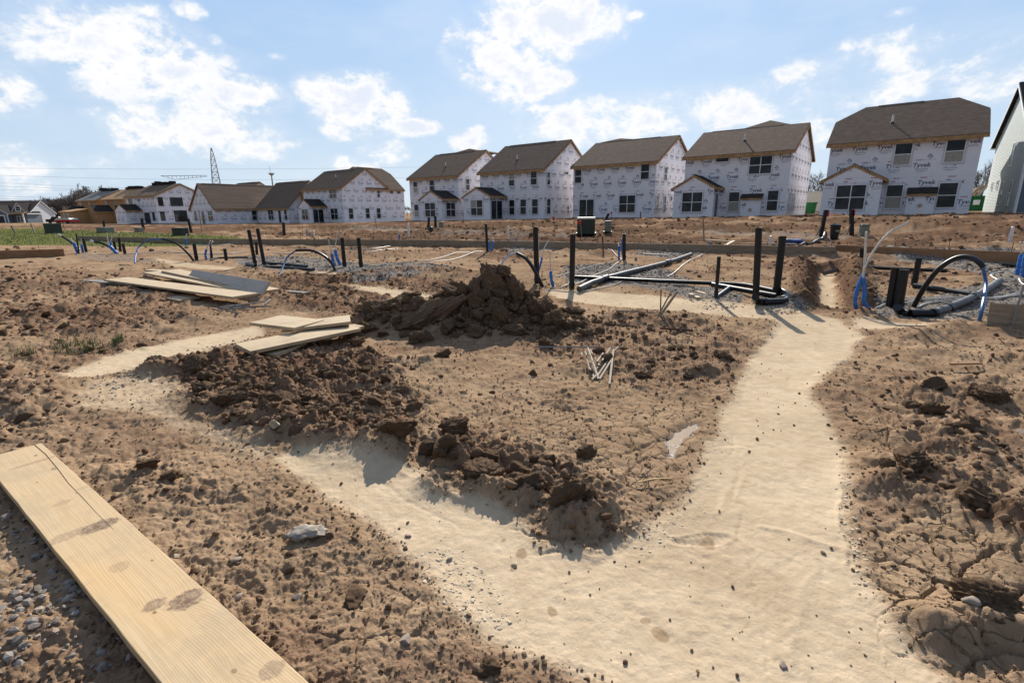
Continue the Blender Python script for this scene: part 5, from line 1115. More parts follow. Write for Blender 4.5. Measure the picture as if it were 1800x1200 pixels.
def roof_gable(parent, x0, x1, y0, y1, ze, zr, ax='x', oe=.3, orr=.25, th=.16, mat=None, trim=None, clip=0, name='roof'):
    """two slopes; ax = direction of the ridge; clip>0 cuts the gable tops to small hips"""
    mat = mat or M_ROOF; trim = trim or M_TRIM
    def T(a, b, z): return (a, b, z) if ax == 'x' else (b, a, z)
    a0, a1, b0, b1 = (x0, x1, y0, y1) if ax == 'x' else (y0, y1, x0, x1)
    bm_ = (b0+b1)/2; sl = (zr-ze)/(bm_-b0); A0, A1 = a0-orr, a1+orr; B0, B1 = b0-oe, b1+oe; zE = ze-sl*oe+.02; zR = zr+.02
    mb = MB(); up = (0, 0, th)
    if clip:
        f = clip; bq0 = B0+(bm_-B0)*f; zq = zE+(zR-zE)*f; bq1 = 2*bm_-bq0; run = (bm_-bq0)*.85
        for (bE, bq) in ((B0, bq0), (B1, bq1)):
            pl = [T(A0, bE, zE), T(A1, bE, zE), T(A1, bq, zq), T(A1-run, bm_, zR), T(A0+run, bm_, zR), T(A0, bq, zq)]; mb.slab(pl, up)
        for (Ax, r_) in ((A0, run), (A1, -run)): mb.slab([T(Ax, bq0, zq), T(Ax, bq1, zq), T(Ax+r_, bm_, zR)], up)
    else:
        for bE in (B0, B1): mb.slab([T(A0, bE, zE), T(A1, bE, zE), T(A1, bm_, zR), T(A0, bm_, zR)], up)
    rf = mb.build(name, mat, parent)
    # ridge cap (dark vent strip)
    mb = MB(); rr0, rr1 = (A0+(run if clip else 0)+.9, A1-(run if clip else 0)-2.2); mb.slab([T(rr0, bm_-.18, zR+th-.115), T(rr1, bm_-.18, zR+th-.115), T(rr1, bm_, zR+th+.005), T(rr0, bm_, zR+th+.005)], (0, 0, .03)); mb.slab([T(rr0, bm_+.18, zR+th-.115), T(rr1, bm_+.18, zR+th-.115), T(rr1, bm_, zR+th+.005), T(rr0, bm_, zR+th+.005)], (0, 0, .03)); mb.build('ridge_vent', mat, rf)
    # wooden fascia along the eaves and rake boards on the gables
    for bE, sg in ((B0, -1), (B1, 1)):
        mb = MB(); 
        lo, hi = (bE-.03, bE-.004) if sg < 0 else (bE+.004, bE+.03)
        v = [T(a, b, z) for z in (zE-.14, zE+.10) for b in (lo, hi) for a in (A0, A1)]; mb.add(v, [(0, 2, 3, 1), (4, 5, 7, 6), (0, 1, 5, 4), (2, 6, 7, 3), (0, 4, 6, 2), (1, 3, 7, 5)])
        v = [T(a, b, z) for z in (zE-.10, zE-.07) for b in (sorted((bE, bE-sg*oe*.97))) for a in (A0, A1)]; mb.add(v, [(0, 2, 3, 1), (4, 5, 7, 6), (0, 1, 5, 4), (2, 6, 7, 3), (0, 4, 6, 2), (1, 3, 7, 5)]); mb.build('fascia', trim, parent)
    for Ax, sg in ((A0, -1), (A1, 1)):
        for bE in (B0, B1):
            bt = bm_ if not clip else (bq0 if bE == B0 else bq1); zt = zR if not clip else zq
            o0 = Ax+sg*.004; mb = MB(); mb.slab([T(o0, bE, zE-.15), T(o0, bt, zt-.15), T(o0, bt, zt+.06), T(o0, bE, zE+.06)], np.array(T(sg*.035, 0, 0))); mb.build('rake_board', trim, parent)
    return rf
def bay(parent, x0, x1, p, ze, zr, wmat, wn=None, px=0., far=False, holes=()):
    mb = MB(); prof = [(x0, 0), (x1, 0), (x1, ze), ((x0+x1)/2, zr), (x0, ze)]; mb.slab([(x, -p, z) for x, z in prof], (0, p+.01, 0)); w = mb.build('bay_wall', wmat, parent)
    roof_gable(parent, x0, x1, -p, .0, ze, zr, 'y', .3, .0, .10, M_ROOFD, None, 0, 'bay_roof')
    return w
LOC = {}
def house(label, L, W_, D=11.0, ang=-37.5, ze=5.62, zr=9.75, group='white wrapped two storey houses in a row', wins=(), side=(), shed=(), bayspec=None, baywins=(), bayside=(), clip=0, cross=None, vent=None, far=False, wmat=None, rmat=None, found=True, doprint=True, fmat=None, cat='house', name='house_under_construction', trim=None):
    t = empty(name, L, R(ang), label, cat, group); wm = wmat or M_WRAP
    wall_mesh(t, W_, D, ze, zr-.02, wm, clip=clip)
    mb = MB(); mb.box(-.03, W_+.03, -.03, D+.03, -.8, .05); mb.build('foundation', M_FOUND, t)
    rf = roof_gable(t, 0, W_, 0, D, ze, zr, 'x', clip=clip, mat=rmat, trim=trim)
    O = (0, 0, 0)
    for (s0, s1, z0, z1, cols, *o) in wins: win(t, O, (1, 0, 0), (0, -1, 0), s0, s1, z0, z1, cols, door='door' in o, daylit=[q for q in o if isinstance(q, tuple)], fmat=fmat)
    for (s0, s1, z0, z1, cols, *o) in side: win(t, (W_, 0, 0), (0, 1, 0), (1, 0, 0), s0, s1, z0, z1, cols, door='door' in o, fmat=fmat)
    for (s0, s1, zt, ztop) in shed:
        mb = MB(); mb.box(s0+.05, s1-.05, -.45, .01, 0, zt); mb.build('fireplace_box', wm, t)
        mb = MB(); mb.slab([(s0-.02, -.62, zt+.10), (s1+.02, -.62, zt+.10), (s1+.02, .0, ztop), (s0-.02, .0, ztop)], (0, 0, .06)); mb.build('box_roof', M_ROOFD, t)
        mb = MB(); mb.box(s0, s1, -.60, -.56, zt-.05, zt+.10); mb.box(s0, s1, -.56, -.0, zt+.001, zt+.06); mb.build('box_fascia', M_TRIM, t)
        mb = MB(); mb.tube([((s0+s1)/2, -.451, .7), ((s0+s1)/2, -.50, .7)], [.19, .17], 14); v_ = mb.build('flue_vent', M_CREAM, t); mb = MB(); mb.tube([((s0+s1)/2, -.501, .7), ((s0+s1)/2, -.53, .7)], .09, 12); mb.build('flue_cap', M_TRIM, v_)
        if doprint: prints(t, (0, -.45, 0), (1, 0, 0), (0, -1, 0), [(s0+.1, .25), (s1-.1, .25), (s1-.1, zt), (s0+.1, zt)], far, .9, holes=[((s0+s1)/2-.3, (s0+s1)/2+.3, .4, 1.)])
    holes_ = [(w[0]-.1, w[1]+.1, w[2]-.1, w[3]+.1) for w in wins]
    if bayspec:
        x0, x1, p, bz, br_ = bayspec; bay(t, x0, x1, p, bz, br_, wm)
        hb = [(w[0]-.05, w[1]+.05, w[2]-.05, w[3]+.05) for w in baywins]
        for (s0, s1, z0, z1, cols, *o) in baywins: win(t, (0, -p, 0), (1, 0, 0), (0, -1, 0), s0, s1, z0, z1, cols, daylit=[q for q in o if isinstance(q, tuple)])
        for (s0, s1, z0, z1, cols, *o) in bayside: win(t, (x1, 0, 0), (0, 1, 0), (1, 0, 0), s0, s1, z0, z1, cols, door='door' in o)
        if doprint:
            prints(t, (0, -p, 0), (1, 0, 0), (0, -1, 0), [(x0, 0), (x1, 0), (x1, bz-.05), ((x0+x1)/2, br_-.2), (x0, bz-.05)], far, .3, holes=hb)
            prints(t, (x1, 0, 0), (0, 1, 0), (1, 0, 0), [(-p, 0), (0, 0), (0, bz-.1), (-p, bz-.1)], far, .6)
    if doprint:
        lo = 0.0
        prints(t, O, (1, 0, 0), (0, -1, 0), [(0, 0), (W_, 0), (W_, ze-.02), (0, ze-.02)], far, random.random()*1.6, holes=holes_)
        sh = [(w[0]-.05, w[1]+.05, w[2]-.05, w[3]+.05) for w in side]
        prints(t, (W_, 0, 0), (0, 1, 0), (1, 0, 0), [(0, 0), (D, 0), (D, ze), (D/2, zr-.2), (0, ze)], True, random.random(), holes=sh)
        prints(t, (0, D, 0), (0, -1, 0), (-1, 0, 0), [(0, 0), (D, 0), (D, ze), (D/2, zr-.2), (0, ze)], True, random.random())
    if cross:   # rear cross gable whose ridge pokes above the main ridge
        xc, hw, dz = cross; sl = (zr-ze)/(D/2); ya = D/2+dz/sl; th = .19
        A_ = (xc, ya, zr+dz); Bl = (xc-hw, D/2, zr); Br = (xc+hw, D/2, zr); k_ = dz/hw
        mb = MB(); mb.slab([Bl, Br, A_], (0, 0, th)); zb_ = zr-(D/2)*sl
        mb.slab([A_, (xc, D+1, zr+dz), (xc-hw, D+1, zr), Bl], (0, 0, th-.004)); mb.slab([A_, (xc, D+1, zr+dz), (xc+hw, D+1, zr), Br], (0, 0, th-.004)); mb.build('cross_roof', rmat or M_ROOF, t)
    if vent:
        vx, vf = vent; y = D/2*vf; z = ze+(zr-ze)*vf+.16; mb = MB(); mb.tube([(vx, y, z-.1), (vx, y, z+.62)], .075, 8); mb.build('vent_stack', M_WHITE, t, True); mb = MB(); mb.tube([(vx, y, z-.05), (vx, y, z+.10)], [.16, .10], 8); mb.build('vent_boot', M_BLACK, t)
    LOC[label] = t; return t
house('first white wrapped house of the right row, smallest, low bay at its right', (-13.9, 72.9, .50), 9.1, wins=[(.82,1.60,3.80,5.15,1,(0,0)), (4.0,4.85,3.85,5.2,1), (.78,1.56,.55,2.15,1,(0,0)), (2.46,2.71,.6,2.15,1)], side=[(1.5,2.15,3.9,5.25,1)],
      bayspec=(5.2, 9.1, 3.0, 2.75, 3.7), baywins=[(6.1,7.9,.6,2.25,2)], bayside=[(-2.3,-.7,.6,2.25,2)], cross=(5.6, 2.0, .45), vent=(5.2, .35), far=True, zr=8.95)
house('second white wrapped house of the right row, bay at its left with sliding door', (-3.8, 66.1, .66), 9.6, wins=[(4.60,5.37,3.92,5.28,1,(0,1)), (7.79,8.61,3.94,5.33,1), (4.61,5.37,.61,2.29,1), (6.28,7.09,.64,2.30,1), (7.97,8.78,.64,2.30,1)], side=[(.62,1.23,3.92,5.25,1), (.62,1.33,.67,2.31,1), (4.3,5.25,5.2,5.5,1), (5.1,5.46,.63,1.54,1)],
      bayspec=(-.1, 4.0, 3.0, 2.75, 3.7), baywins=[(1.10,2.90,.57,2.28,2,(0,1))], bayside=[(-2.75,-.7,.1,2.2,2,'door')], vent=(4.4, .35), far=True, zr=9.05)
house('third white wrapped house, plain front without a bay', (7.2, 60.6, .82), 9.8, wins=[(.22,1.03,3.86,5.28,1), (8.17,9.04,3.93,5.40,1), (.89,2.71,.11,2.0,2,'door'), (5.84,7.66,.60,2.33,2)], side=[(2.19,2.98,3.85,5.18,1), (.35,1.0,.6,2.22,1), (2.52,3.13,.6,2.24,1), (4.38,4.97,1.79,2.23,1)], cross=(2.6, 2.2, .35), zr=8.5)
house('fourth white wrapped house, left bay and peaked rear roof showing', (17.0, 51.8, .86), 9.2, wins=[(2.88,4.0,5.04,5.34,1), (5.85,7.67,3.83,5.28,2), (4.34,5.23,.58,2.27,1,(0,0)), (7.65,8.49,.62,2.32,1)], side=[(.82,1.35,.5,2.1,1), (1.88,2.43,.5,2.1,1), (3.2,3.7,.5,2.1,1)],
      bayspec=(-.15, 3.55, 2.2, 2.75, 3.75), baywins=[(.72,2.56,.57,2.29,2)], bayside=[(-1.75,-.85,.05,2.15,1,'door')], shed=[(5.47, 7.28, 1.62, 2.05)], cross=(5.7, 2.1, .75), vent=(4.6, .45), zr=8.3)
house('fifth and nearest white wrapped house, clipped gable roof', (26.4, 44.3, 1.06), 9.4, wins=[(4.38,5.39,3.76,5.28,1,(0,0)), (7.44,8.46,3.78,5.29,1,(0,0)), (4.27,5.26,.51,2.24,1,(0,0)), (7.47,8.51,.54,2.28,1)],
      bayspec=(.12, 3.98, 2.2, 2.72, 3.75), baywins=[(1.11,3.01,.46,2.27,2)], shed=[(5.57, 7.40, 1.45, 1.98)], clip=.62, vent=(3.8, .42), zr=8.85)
# wings of the left houses
h6 = house('long white house with a big gable wall, left of the row', (-36.3, 92.4, .05), 11.4, D=9.4, wins=[(7.9,9.8,4.0,5.4,2), (7.75,9.7,.6,2.32,2)], side=[(7.0,7.5,4.2,5.35,1), (.93,1.74,.67,2.33,1), (4.28,5.06,.7,2.33,1), (6.58,7.4,.66,2.33,1)], bayspec=(3.0, 6.6, 3.0, 2.75, 3.8), baywins=[(4.0,5.8,.6,2.25,2)], bayside=[(-2.6,-.7,.1,2.2,2,'door')], vent=(6.6, .5), far=True, zr=8.7, group='left houses')
mb = MB(); mb.box(1.5, 11.38, 9.41, 13.0, 0, 5.6); mb.build('rear_wall', M_WRAP, h6); roof_gable(h6, 2.4, 11.38, 4.7, 13.0, 5.6, 9.2, 'y', .3, .02, name='rear_roof', clip=.75)
win(h6, (11.38, 9.41, 0), (0, 1, 0), (1, 0, 0), .4, 1.1, 4.92, 5.3, 1); win(h6, (11.38, 9.41, 0), (0, 1, 0), (1, 0, 0), 2.0, 2.7, 4.92, 5.3, 1); prints(h6, (11.38, 9.41, 0), (0, 1, 0), (1, 0, 0), [(0, 0), (3.5, 0), (3.5, 5.5), (0, 5.5)], True, .4)
mb = MB(); mb.slab([(-5.2, .25, 2.9), (-.02, .25, 2.9), (-.02, .25, 6.0)], (0, .06, 0)); mb.build('gable_infill', M_OSB, h6)
def wing(parent_label, L, W_, D, ang, ze, zr, wins=(), side=(), doprint=True, wmat=None, rmat=None, grp_='left houses', lab=None, ax='y'):
    t = empty('house_under_construction', L, R(ang), lab, 'house', grp_); wm = wmat or M_WRAP
    wall_mesh(t, W_, D, ze, zr, wm, ridge_along=ax); roof_gable(t, 0, W_, 0, D, ze, zr, ax, mat=rmat)
    mb = MB(); mb.box(-.03, W_+.03, -.03, D+.03, -.8, .04); mb.build('foundation', M_FOUND, t)
    for (s0, s1, z0, z1, cols, *o) in wins: win(t, (0, 0, 0), (1, 0, 0), (0, -1, 0), s0, s1, z0, z1, cols, door='door' in o)
    for (s0, s1, z0, z1, cols, *o) in side: win(t, (W_, 0, 0), (0, 1, 0), (1, 0, 0), s0, s1, z0, z1, cols, door='door' in o)
    if doprint:
        prints(t, (0, 0, 0), (1, 0, 0), (0, -1, 0), [(0, 0), (W_, 0), (W_, ze), (W_/2, zr-.2), (0, ze)] if ax == 'y' else [(0, 0), (W_, 0), (W_, ze), (0, ze)], True, .2); prints(t, (W_, 0, 0), (0, 1, 0), (1, 0, 0), [(0, 0), (D, 0), (D, ze), (0, ze)], True, .7)
    return t
wing('', (-60.2, 98.5, -.08), 10.0, 18, -37.5, 2.75, 7.0, wins=[(1.5,2.4,.6,2.3,1), (4.6,5.6,.1,2.2,1,'door'), (7.2,9.0,.6,2.3,2)], side=[(6.5,7.3,.6,2.3,1), (10,11.8,.6,2.3,2), (14,14.9,.1,2.2,1,'door')], lab='long low single storey white house with a steep roof')
wing('', (-47.5, 98.0, -.02), 11.0, 9, -37.5, 2.75, 7.2, ax='x', wins=[(4.0,5.8,.6,2.3,2), (7.6,8.4,.1,2.2,1,'door'), (9.6,10.4,.6,2.3,1)], lab='low linking house between the long house and the gabled one')
house('partly wrapped white house with dark roof bundles, behind the low house', (-84, 115, -.1), 11.5, ang=-29, wins=[(1.0,2.4,3.6,5.2,1), (4.8,5.6,4.6,5.1,1), (6.5,8.5,.1,2.2,2,'door'), (2.8,3.8,.6,2.3,1), (9.6,10.4,.6,2.3,1)], side=[(.6,1.5,3.6,5.3,1), (3.0,5.5,3.6,5.3,1), (.6,1.4,.6,2.4,1), (3.4,6,.3,2.6,1)], bayspec=(1.5, 5.8, 3.2, 2.75, 3.9), far=True, zr=8.1, group='left houses', fmat=M_GLASS)
house('far white house gable peeping over the low roofs', (-74, 133, 0), 11, ang=-37, wins=[], far=True, zr=9.2, group='left houses')
for (L, W_, lab, r_) in [((-101, 130, -.2), 10.5, 'orange sheathed house frame nearest the white ones', M_OSB), ((-113, 137, -.25), 10.5, 'orange sheathed house frame with grey roofing felt', M_FELT)]:
    house(lab, L, W_, ang=-29, wins=[(1.2,2.4,3.6,5.3,1), (6.0,7.0,3.6,5.3,1), (8.6,9.6,.2,2.3,1)], side=[(1.5,2.8,3.4,5.2,1), (2,3.4,.3,2.4,1)], far=True, wmat=M_OSB, rmat=r_, doprint=False, zr=8.1, group='orange sheathed houses', fmat=M_OSB, bayspec=(1.0, 5.0, 4.0, 2.8, 4.2))
mb_t = wing('', (-108, 125.5, -.2), 5.5, 7, -29, 2.7, 3.3, wins=[(1.2,2.0,.3,2.2,1), (3.2,4.0,.3,2.2,1)], wmat=M_OSB, rmat=M_OSB, doprint=False, grp_='orange sheathed houses', lab='small single storey orange sheathed frame at the left end', ax='x')
# bundles of shingles lying on the far ridges
for (L, ang_, W_, lab) in [((-84, 115, -.1), -29, 11.5, 'dark shingle bundles stacked along the ridge of the partly wrapped house'), ((-101, 130, -.2), -29, 10.5, 'dark shingle bundles on the orange roof ridge'), ((-113, 137, -.25), -29, 10.5, 'dark shingle bundles on the felt covered ridge')]:
    t = empty('shingle_bundles', L, R(ang_), lab, 'shingle bundles')
    for k in range(7):
        x0 = 1.5+k*1.15; hgt_ = random.choice([.25, .4, .55]); mb = MB(); mb.box(x0, x0+.95, 5.0, 6.0, 8.2, 8.35+hgt_, M=Matrix.Translation((0, 0, random.uniform(-.1, .1)))); mb.build('bundle', M_ROOFD, t)
# grey sided house, right edge
def sided_wall(t, W_, D, ze, zr, mat, step=.125):
    """gable wall of lapped boards on the left side, one board per course"""
    me_cache = {}
    zc = 0.12
    while zc < zr-.15:
        top = zc+step
        y0 = 0 if top < ze else (top-ze)/((zr-ze)/(D/2)); y1 = D-y0
        if y1-y0 < .4: break
        mb = MB(); mb.add([(-.004, y0, zc), (-.024, y0, zc+.004), (-.004, y0, top), (-.004, y1, zc), (-.024, y1, zc+.004), (-.004, y1, top)], [(0, 1, 2), (3, 5, 4), (1, 4, 5, 2), (0, 3, 4, 1)]); mb.build('siding_board', mat, t); zc = top
t = empty('grey_house', (36.2, 37.5, 1.1), R(-34), 'finished grey sided house cut off by the right edge', 'house')
W_, D, ze, zr = 11.0, 12.0, 5.75, 9.6
wall_mesh(t, W_, D, ze, zr-.02, M_SIDB); roof_gable(t, 0, W_, 0, D, ze, zr, 'x', oe=.35, orr=.3, mat=M_ROOFD, trim=M_FRAME); sided_wall(t, W_, D, ze, zr, M_SID)
mb = MB(); mb.box(-.03, .10, -.05, .0, 0, ze); mb.box(-.045, -.002, -.05, .12, 0, ze); mb.build('corner_board', M_FRAME, t); mb = MB(); mb.box(-.02, W_, -.02, D, -.8, .11); mb.build('foundation', M_FOUND, t)
for (a, b, z0, z1) in [(4.2, 4.9, 3.6, 5.2), (9.6, 10.1, 1.9, 2.5), (7.4, 8.1, 1.9, 2.6), (5.2, 6.0, .6, 2.4), (2.2, 3.0, .6, 2.4)]: win(t, (0, D, 0), (0, -1, 0), (-1, 0, 0), D-b, D-a, z0, z1, 1)
# slate blue house far left
t = empty('garage_house', (-160, 152, -.4), R(2), 'finished slate blue house with white trim and a garage at far left', 'house')
mb = MB(); mb.slab([(0, 0, 0), (0, 9, 0), (0, 9, 3.2), (0, 4.5, 6.2), (0, 0, 3.2)], (19.5, 0, 0)); mb.build('wall', M_SIDW, t); roof_gable(t, 0, 19.5, 0, 9, 3.0, 6.4, 'x', mat=M_ROOF, trim=M_FRAME)
def garage_gable(x0, x1, p, ze_, zr_, nm):
    mb = MB(); mb.slab([(x, -p, z) for x, z in [(x0, 0), (x1, 0), (x1, ze_), ((x0+x1)/2, zr_), (x0, ze_)]], (0, p+4, 0)); mb.build(nm, M_SIDB, t); roof_gable(t, x0, x1, -p, 3.5, ze_, zr_, 'y', .35, .15, .12, M_ROOFD, M_FRAME, 0, 'gable_roof')
garage_gable(8.2, 15.6, 2.5, 2.9, 5.2, 'garage_wall'); garage_gable(15.6, 19.6, 1.0, 3.2, 5.8, 'front_wall')
mb = MB(); mb.box(9.3, 14.5, -2.56, -2.5, 0, 2.2); gd = mb.build('garage_door', plain('dark_garage_door', (.05, .045, .045), .6, .3), t)
mb = MB(); mb.box(9.0, 9.3, -2.58, -2.5, 0, 2.5); mb.box(14.5, 14.8, -2.58, -2.5, 0, 2.5); mb.box(9.3, 14.5, -2.58, -2.5, 2.2, 2.5); mb.build('door_trim', M_FRAME, t)
win(t, (0, -2.5, 0), (1, 0, 0), (0, -1, 0), 11.3, 12.4, 3.3, 4.3, 1, lw=.2); win(t, (0, -1.0, 0), (1, 0, 0), (0, -1, 0), 17, 18.2, 3.6, 4.8, 1, lw=.2); win(t, (0, -1.0, 0), (1, 0, 0), (0, -1, 0), 16.8, 18.4, .6, 2.0, 2, lw=.15)
for xx in (8.0, 15.4): mb = MB(); mb.box(xx, xx+.25, -2.6, -2.5, 0, 2.9); mb.build('corner_trim', M_FRAME, t)
mb = MB(); mb.slab([(15.7, -2.4, 2.7), (19.9, -2.4, 2.7), (19.9, -1.0, 3.2), (15.7, -1.0, 3.2)], (0, 0, .12)); mb.build('porch_roof', M_TRIM, t); mb = MB(); mb.box(19.4, 19.7, -2.3, -2.0, 0, 2.7); mb.build('porch_post', M_FRAME, t)

# dumpsters, container, car
def dumpster(px, py, Y, w, h, lab, heap_=False):
    p = dep(px, py, Y); z = float(G(p[0], p[1])); t = empty('dumpster', (p[0], p[1], z), R(-30), lab, 'dumpster', 'green dumpsters')
    mb = MB(); mb.slab([(-w/2*.9, 0, .1), (w/2*.9, 0, .1), (w/2, 0, h), (-w/2, 0, h)], (0, 1.9, 0)); mb.build('tub', M_DUMP, t)
    mb = MB(); mb.box(-w/2-.05, w/2+.05, -.06, 1.96, h-.12, h+.01); mb.build('rim', M_DUMP, t)
    for k in range(4): mb = MB(); x_ = -w/2*.8+k*w*.53/1.0*1.0*.8*1.25/1.25; x_ = -w*.4+k*w*.8/3; mb.box(x_-.05, x_+.05, -.05, 0.0, .15, h-.12); mb.build('rib', M_DUMP, t)
    mb = MB(); mb.box(-.25, .25, -.058, -.052, h*.45, h*.75); mb.build('label_plate', M_WHITE, t)
    return t
dumpster(1409, 380, 56, 2.6, 1.25, 'green dumpster in front of the cream container, between the fourth and fifth houses'); t_ = dumpster(1712, 376, 50, 3.4, 1.5, 'green dumpster full of scrap lumber beside the grey house')
for k in range(4): plank('scrap_lumber', Vector(t_.location)+Vector((-1.2+.5*k, .5, 1.35)), Vector(t_.location)+Vector((.2+.6*k, 1.2, 2.0+.25*k)), .25, .05, M_WEATH if k % 2 else M_TRIM, .2*k, 'scrap board sticking up out of the green dumpster', 'scrap boards in the dumpster')
p = dep(1419, 378, 66); t = empty('cream_container', (p[0]-1.5, p[1], float(G(p[0], p[1]))), R(-25), 'cream storage container behind the green dumpster', 'container'); mb = MB(); mb.box(0, 4.2, 0, 2.4, .15, 2.6); mb.build('body', M_CREAM, t, bevel=.04); mb = MB(); mb.box(-.04, 4.24, -.04, 2.44, 2.6, 2.7); mb.build('roof', M_CREAM, t); mb = MB(); mb.box(.1, 4.1, -.02, .0, .25, .35); mb.build('rail', M_STEEL, t)
p = dep(1441, 378, 72); t = empty('parked_van', (p[0], p[1], float(G(p[0], p[1]))), R(-60), 'white vehicle end showing left of the fifth house', 'van'); mb = MB(); mb.slab([(0, 0, .35), (0, 0, 1.3), (.5, 0, 1.95), (4.3, 0, 1.95), (4.6, 0, .35)], (0, 1.8, 0)); mb.build('body', M_WHITE, t, bevel=.08); mb = MB(); mb.box(-.0, 4.0, -.012, -.002, 1.25, 1.75); mb.build('window', M_GLASS, t)
for xx in (.9, 3.7): mb = MB(); mb.tube([(xx, -.04, .33), (xx, .2, .33)], .33, 12); mb.build('wheel', M_BLACK, t)
p = dep(113, 398, 120); t = empty('red_trailer', (p[0]-2.5, p[1], -.25), 0, 'low red topped trailer beside the orange frames', 'trailer'); mb = MB(); mb.slab([(0, 0, .5), (4.6, 0, .5), (4.2, 0, 1.0), (.8, 0, 1.0)], (0, 2.2, 0)); mb.build('body', M_RED, t); mb = MB(); mb.slab([(.7, -.1, 1.01), (4.3, -.1, 1.01), (3.8, -.1, 1.4), (1.2, -.1, 1.4)], (0, 2.4, 0)); mb.build('cover', M_CREAM, t)
for xx in (1.2, 3.4): mb = MB(); mb.tube([(xx, -.1, .32), (xx, .3, .32)], .32, 10); mb.build('wheel', M_BLACK, t)
# black truck and car specks in front of the far trees
for k, (px, Y, lab, mt) in enumerate([(82, 140, 'dark pickup truck parked beyond the lawn', M_BLACK), (98, 138, 'white pickup truck parked beyond the lawn', M_WHITE)]):
    p = dep(px, 396, Y); t = empty('parked_truck', (p[0], p[1], -.3), R(5), lab, 'truck'); mb = MB(); mb.slab([(0, 0, .4), (0, 0, 1.1), (1.2, 0, 1.15), (1.7, 0, 1.8), (3.3, 0, 1.8), (3.6, 0, 1.1), (5.2, 0, 1.1), (5.2, 0, .4)], (0, 1.9, 0)); mb.build('body', mt, t)
    mb = MB(); mb.slab([(1.5, -.01, 1.2), (3.4, -.01, 1.2), (3.2, -.01, 1.7), (1.8, -.01, 1.7)], (0, .005, 0)); mb.build('window', M_GLASS, t)
    for xx in (1.0, 4.2): mb = MB(); mb.tube([(xx, -.05, .36), (xx, .25, .36)], .36, 10); mb.build('wheel', M_BLACK, t)

# ------------------------------------------------------------------ trees
def tree_meshes(seed, H_=12., spread=.5, levels=5, tw_=2.):
    r_ = random.Random(seed); TV = []; trunk = MB(); V = []; F = []
    def seg3(a, b, w0, w1):
        d = (b-a).normalized(); n = d.orthogonal().normalized(); m = d.cross(n); k = len(V)
        for p, w in ((a, w0), (b, w1)):
            for j in range(3): an = j*2.094; V.append(tuple(p+(n*math.cos(an)+m*math.sin(an))*w))
        for j in range(3): F.append((k+j, k+(j+1) % 3, k+3+(j+1) % 3, k+3+j))
    def grow(p, d, L, w, lv):
        q = p+d*L
        if lv == 0: trunk.tube([p, p+d*L*.5+Vector((r_.uniform(-.1, .1), r_.uniform(-.1, .1), 0)), q], [w, w*.85, w*.7], 6)
        else: seg3(p, q, w, w*.6)
        if lv >= levels: return
        n = 4 if lv < 2 else (3 if lv < levels-1 else 4)
        for k in range(n):
            an = r_.uniform(0, 6.28); tilt = r_.uniform(.2, .85)*(spread+.35); ax = d.orthogonal().normalized(); ax = Matrix.Rotation(an, 3, d) @ ax
            nd = (d*math.cos(tilt)+ax*math.sin(tilt)+Vector((0, 0, .18))).normalized(); s = p+d*L*r_.uniform(.55, 1.0) if lv else p+d*L*r_.uniform(.45, 1.0)
            grow(s, nd, L*r_.uniform(.5, .78), max(w*.5, .012*tw_), lv+1)
    grow(Vector((0, 0, -.3)), Vector((0, 0, 1)), H_*.38, H_*.016, 0)
    tm = bpy.data.meshes.new('trunk'); tm.from_pydata(trunk.v, [], trunk.f); tm.materials.append(M_BARK)
    cm = bpy.data.meshes.new('crown'); cm.from_pydata(V, [], F); cm.materials.append(M_TWIG); return tm, cm
TREES = [tree_meshes(s, 12., random.choice([.35, .5, .6]), 5, 3.2) for s in range(5)]; THIN = [tree_meshes(20+s, 12., .55, 5, 1.6) for s in range(2)]
def tree(px, Y, H_, lab, grp_, meshes, zb=None):
    x = dep(px, 380, Y)[0]; z = float(G(x, Y)) if zb is None else zb; t = empty('bare_tree', (x, Y, z), random.uniform(0, 6.28), lab, 'tree', grp_); t.scale = (H_/12*random.uniform(1, 1.3), H_/12*random.uniform(1, 1.3), H_/12)
    tm, cm = random.choice(meshes); link('trunk', tm, t); link('crown', cm, t)
for k in range(46):
    px = 60+k*3.3+random.uniform(-3, 3); Y = random.uniform(205, 250); frac = (px-60)/150
    Hh = (9.5+6.5*min(1, frac*1.3))*random.uniform(.88, 1.1)*Y/225
    tree(px, Y, Hh, 'bare grey tree in the far tree line left of the orange frames', 'trees of the far left tree line', TREES)
for k, (px, Y, Hh) in enumerate([(1408, 150, 11), (1420, 140, 12.), (1430, 150, 12.5), (1438, 145, 10.5), (1447, 150, 9), (1413, 160, 10)]): tree(px, Y, Hh, 'bare tree in the gap between the fourth and fifth houses', 'trees between the fourth and fifth houses', THIN)
for k, (px, Y, Hh) in enumerate([(1708, 120, 12), (1718, 115, 13), (1728, 125, 13), (1700, 130, 11), (1738, 120, 11)]): tree(px, Y, Hh, 'bare tree in the gap left of the grey house', 'trees left of the grey house', THIN)
for k, (px, Y, Hh) in enumerate([(708, 260, 6), (716, 250, 6.5), (722, 270, 6), (30, 240, 8), (45, 235, 9), (10, 250, 8), (-10, 245, 8.5), (1000, 250, 9), (1200, 250, 10)]): tree(px, Y, Hh, 'distant bare tree seen low on the horizon', 'distant trees on the horizon', TREES)
# undergrowth below the far tree line
V, F = ICO[2]; pts = np.array([[dep(px, 380, Y)[0], Y, -1.0] for px, Y in [(random.uniform(58, 215), random.uniform(212, 262)) for _ in range(520)]]); scatter('undergrowth', pts, rng.uniform(1.6, 3.6, 520), v80, M_TWIG, 1.1, .1, False, 'dark brush filling the foot of the far tree line', 'brush')

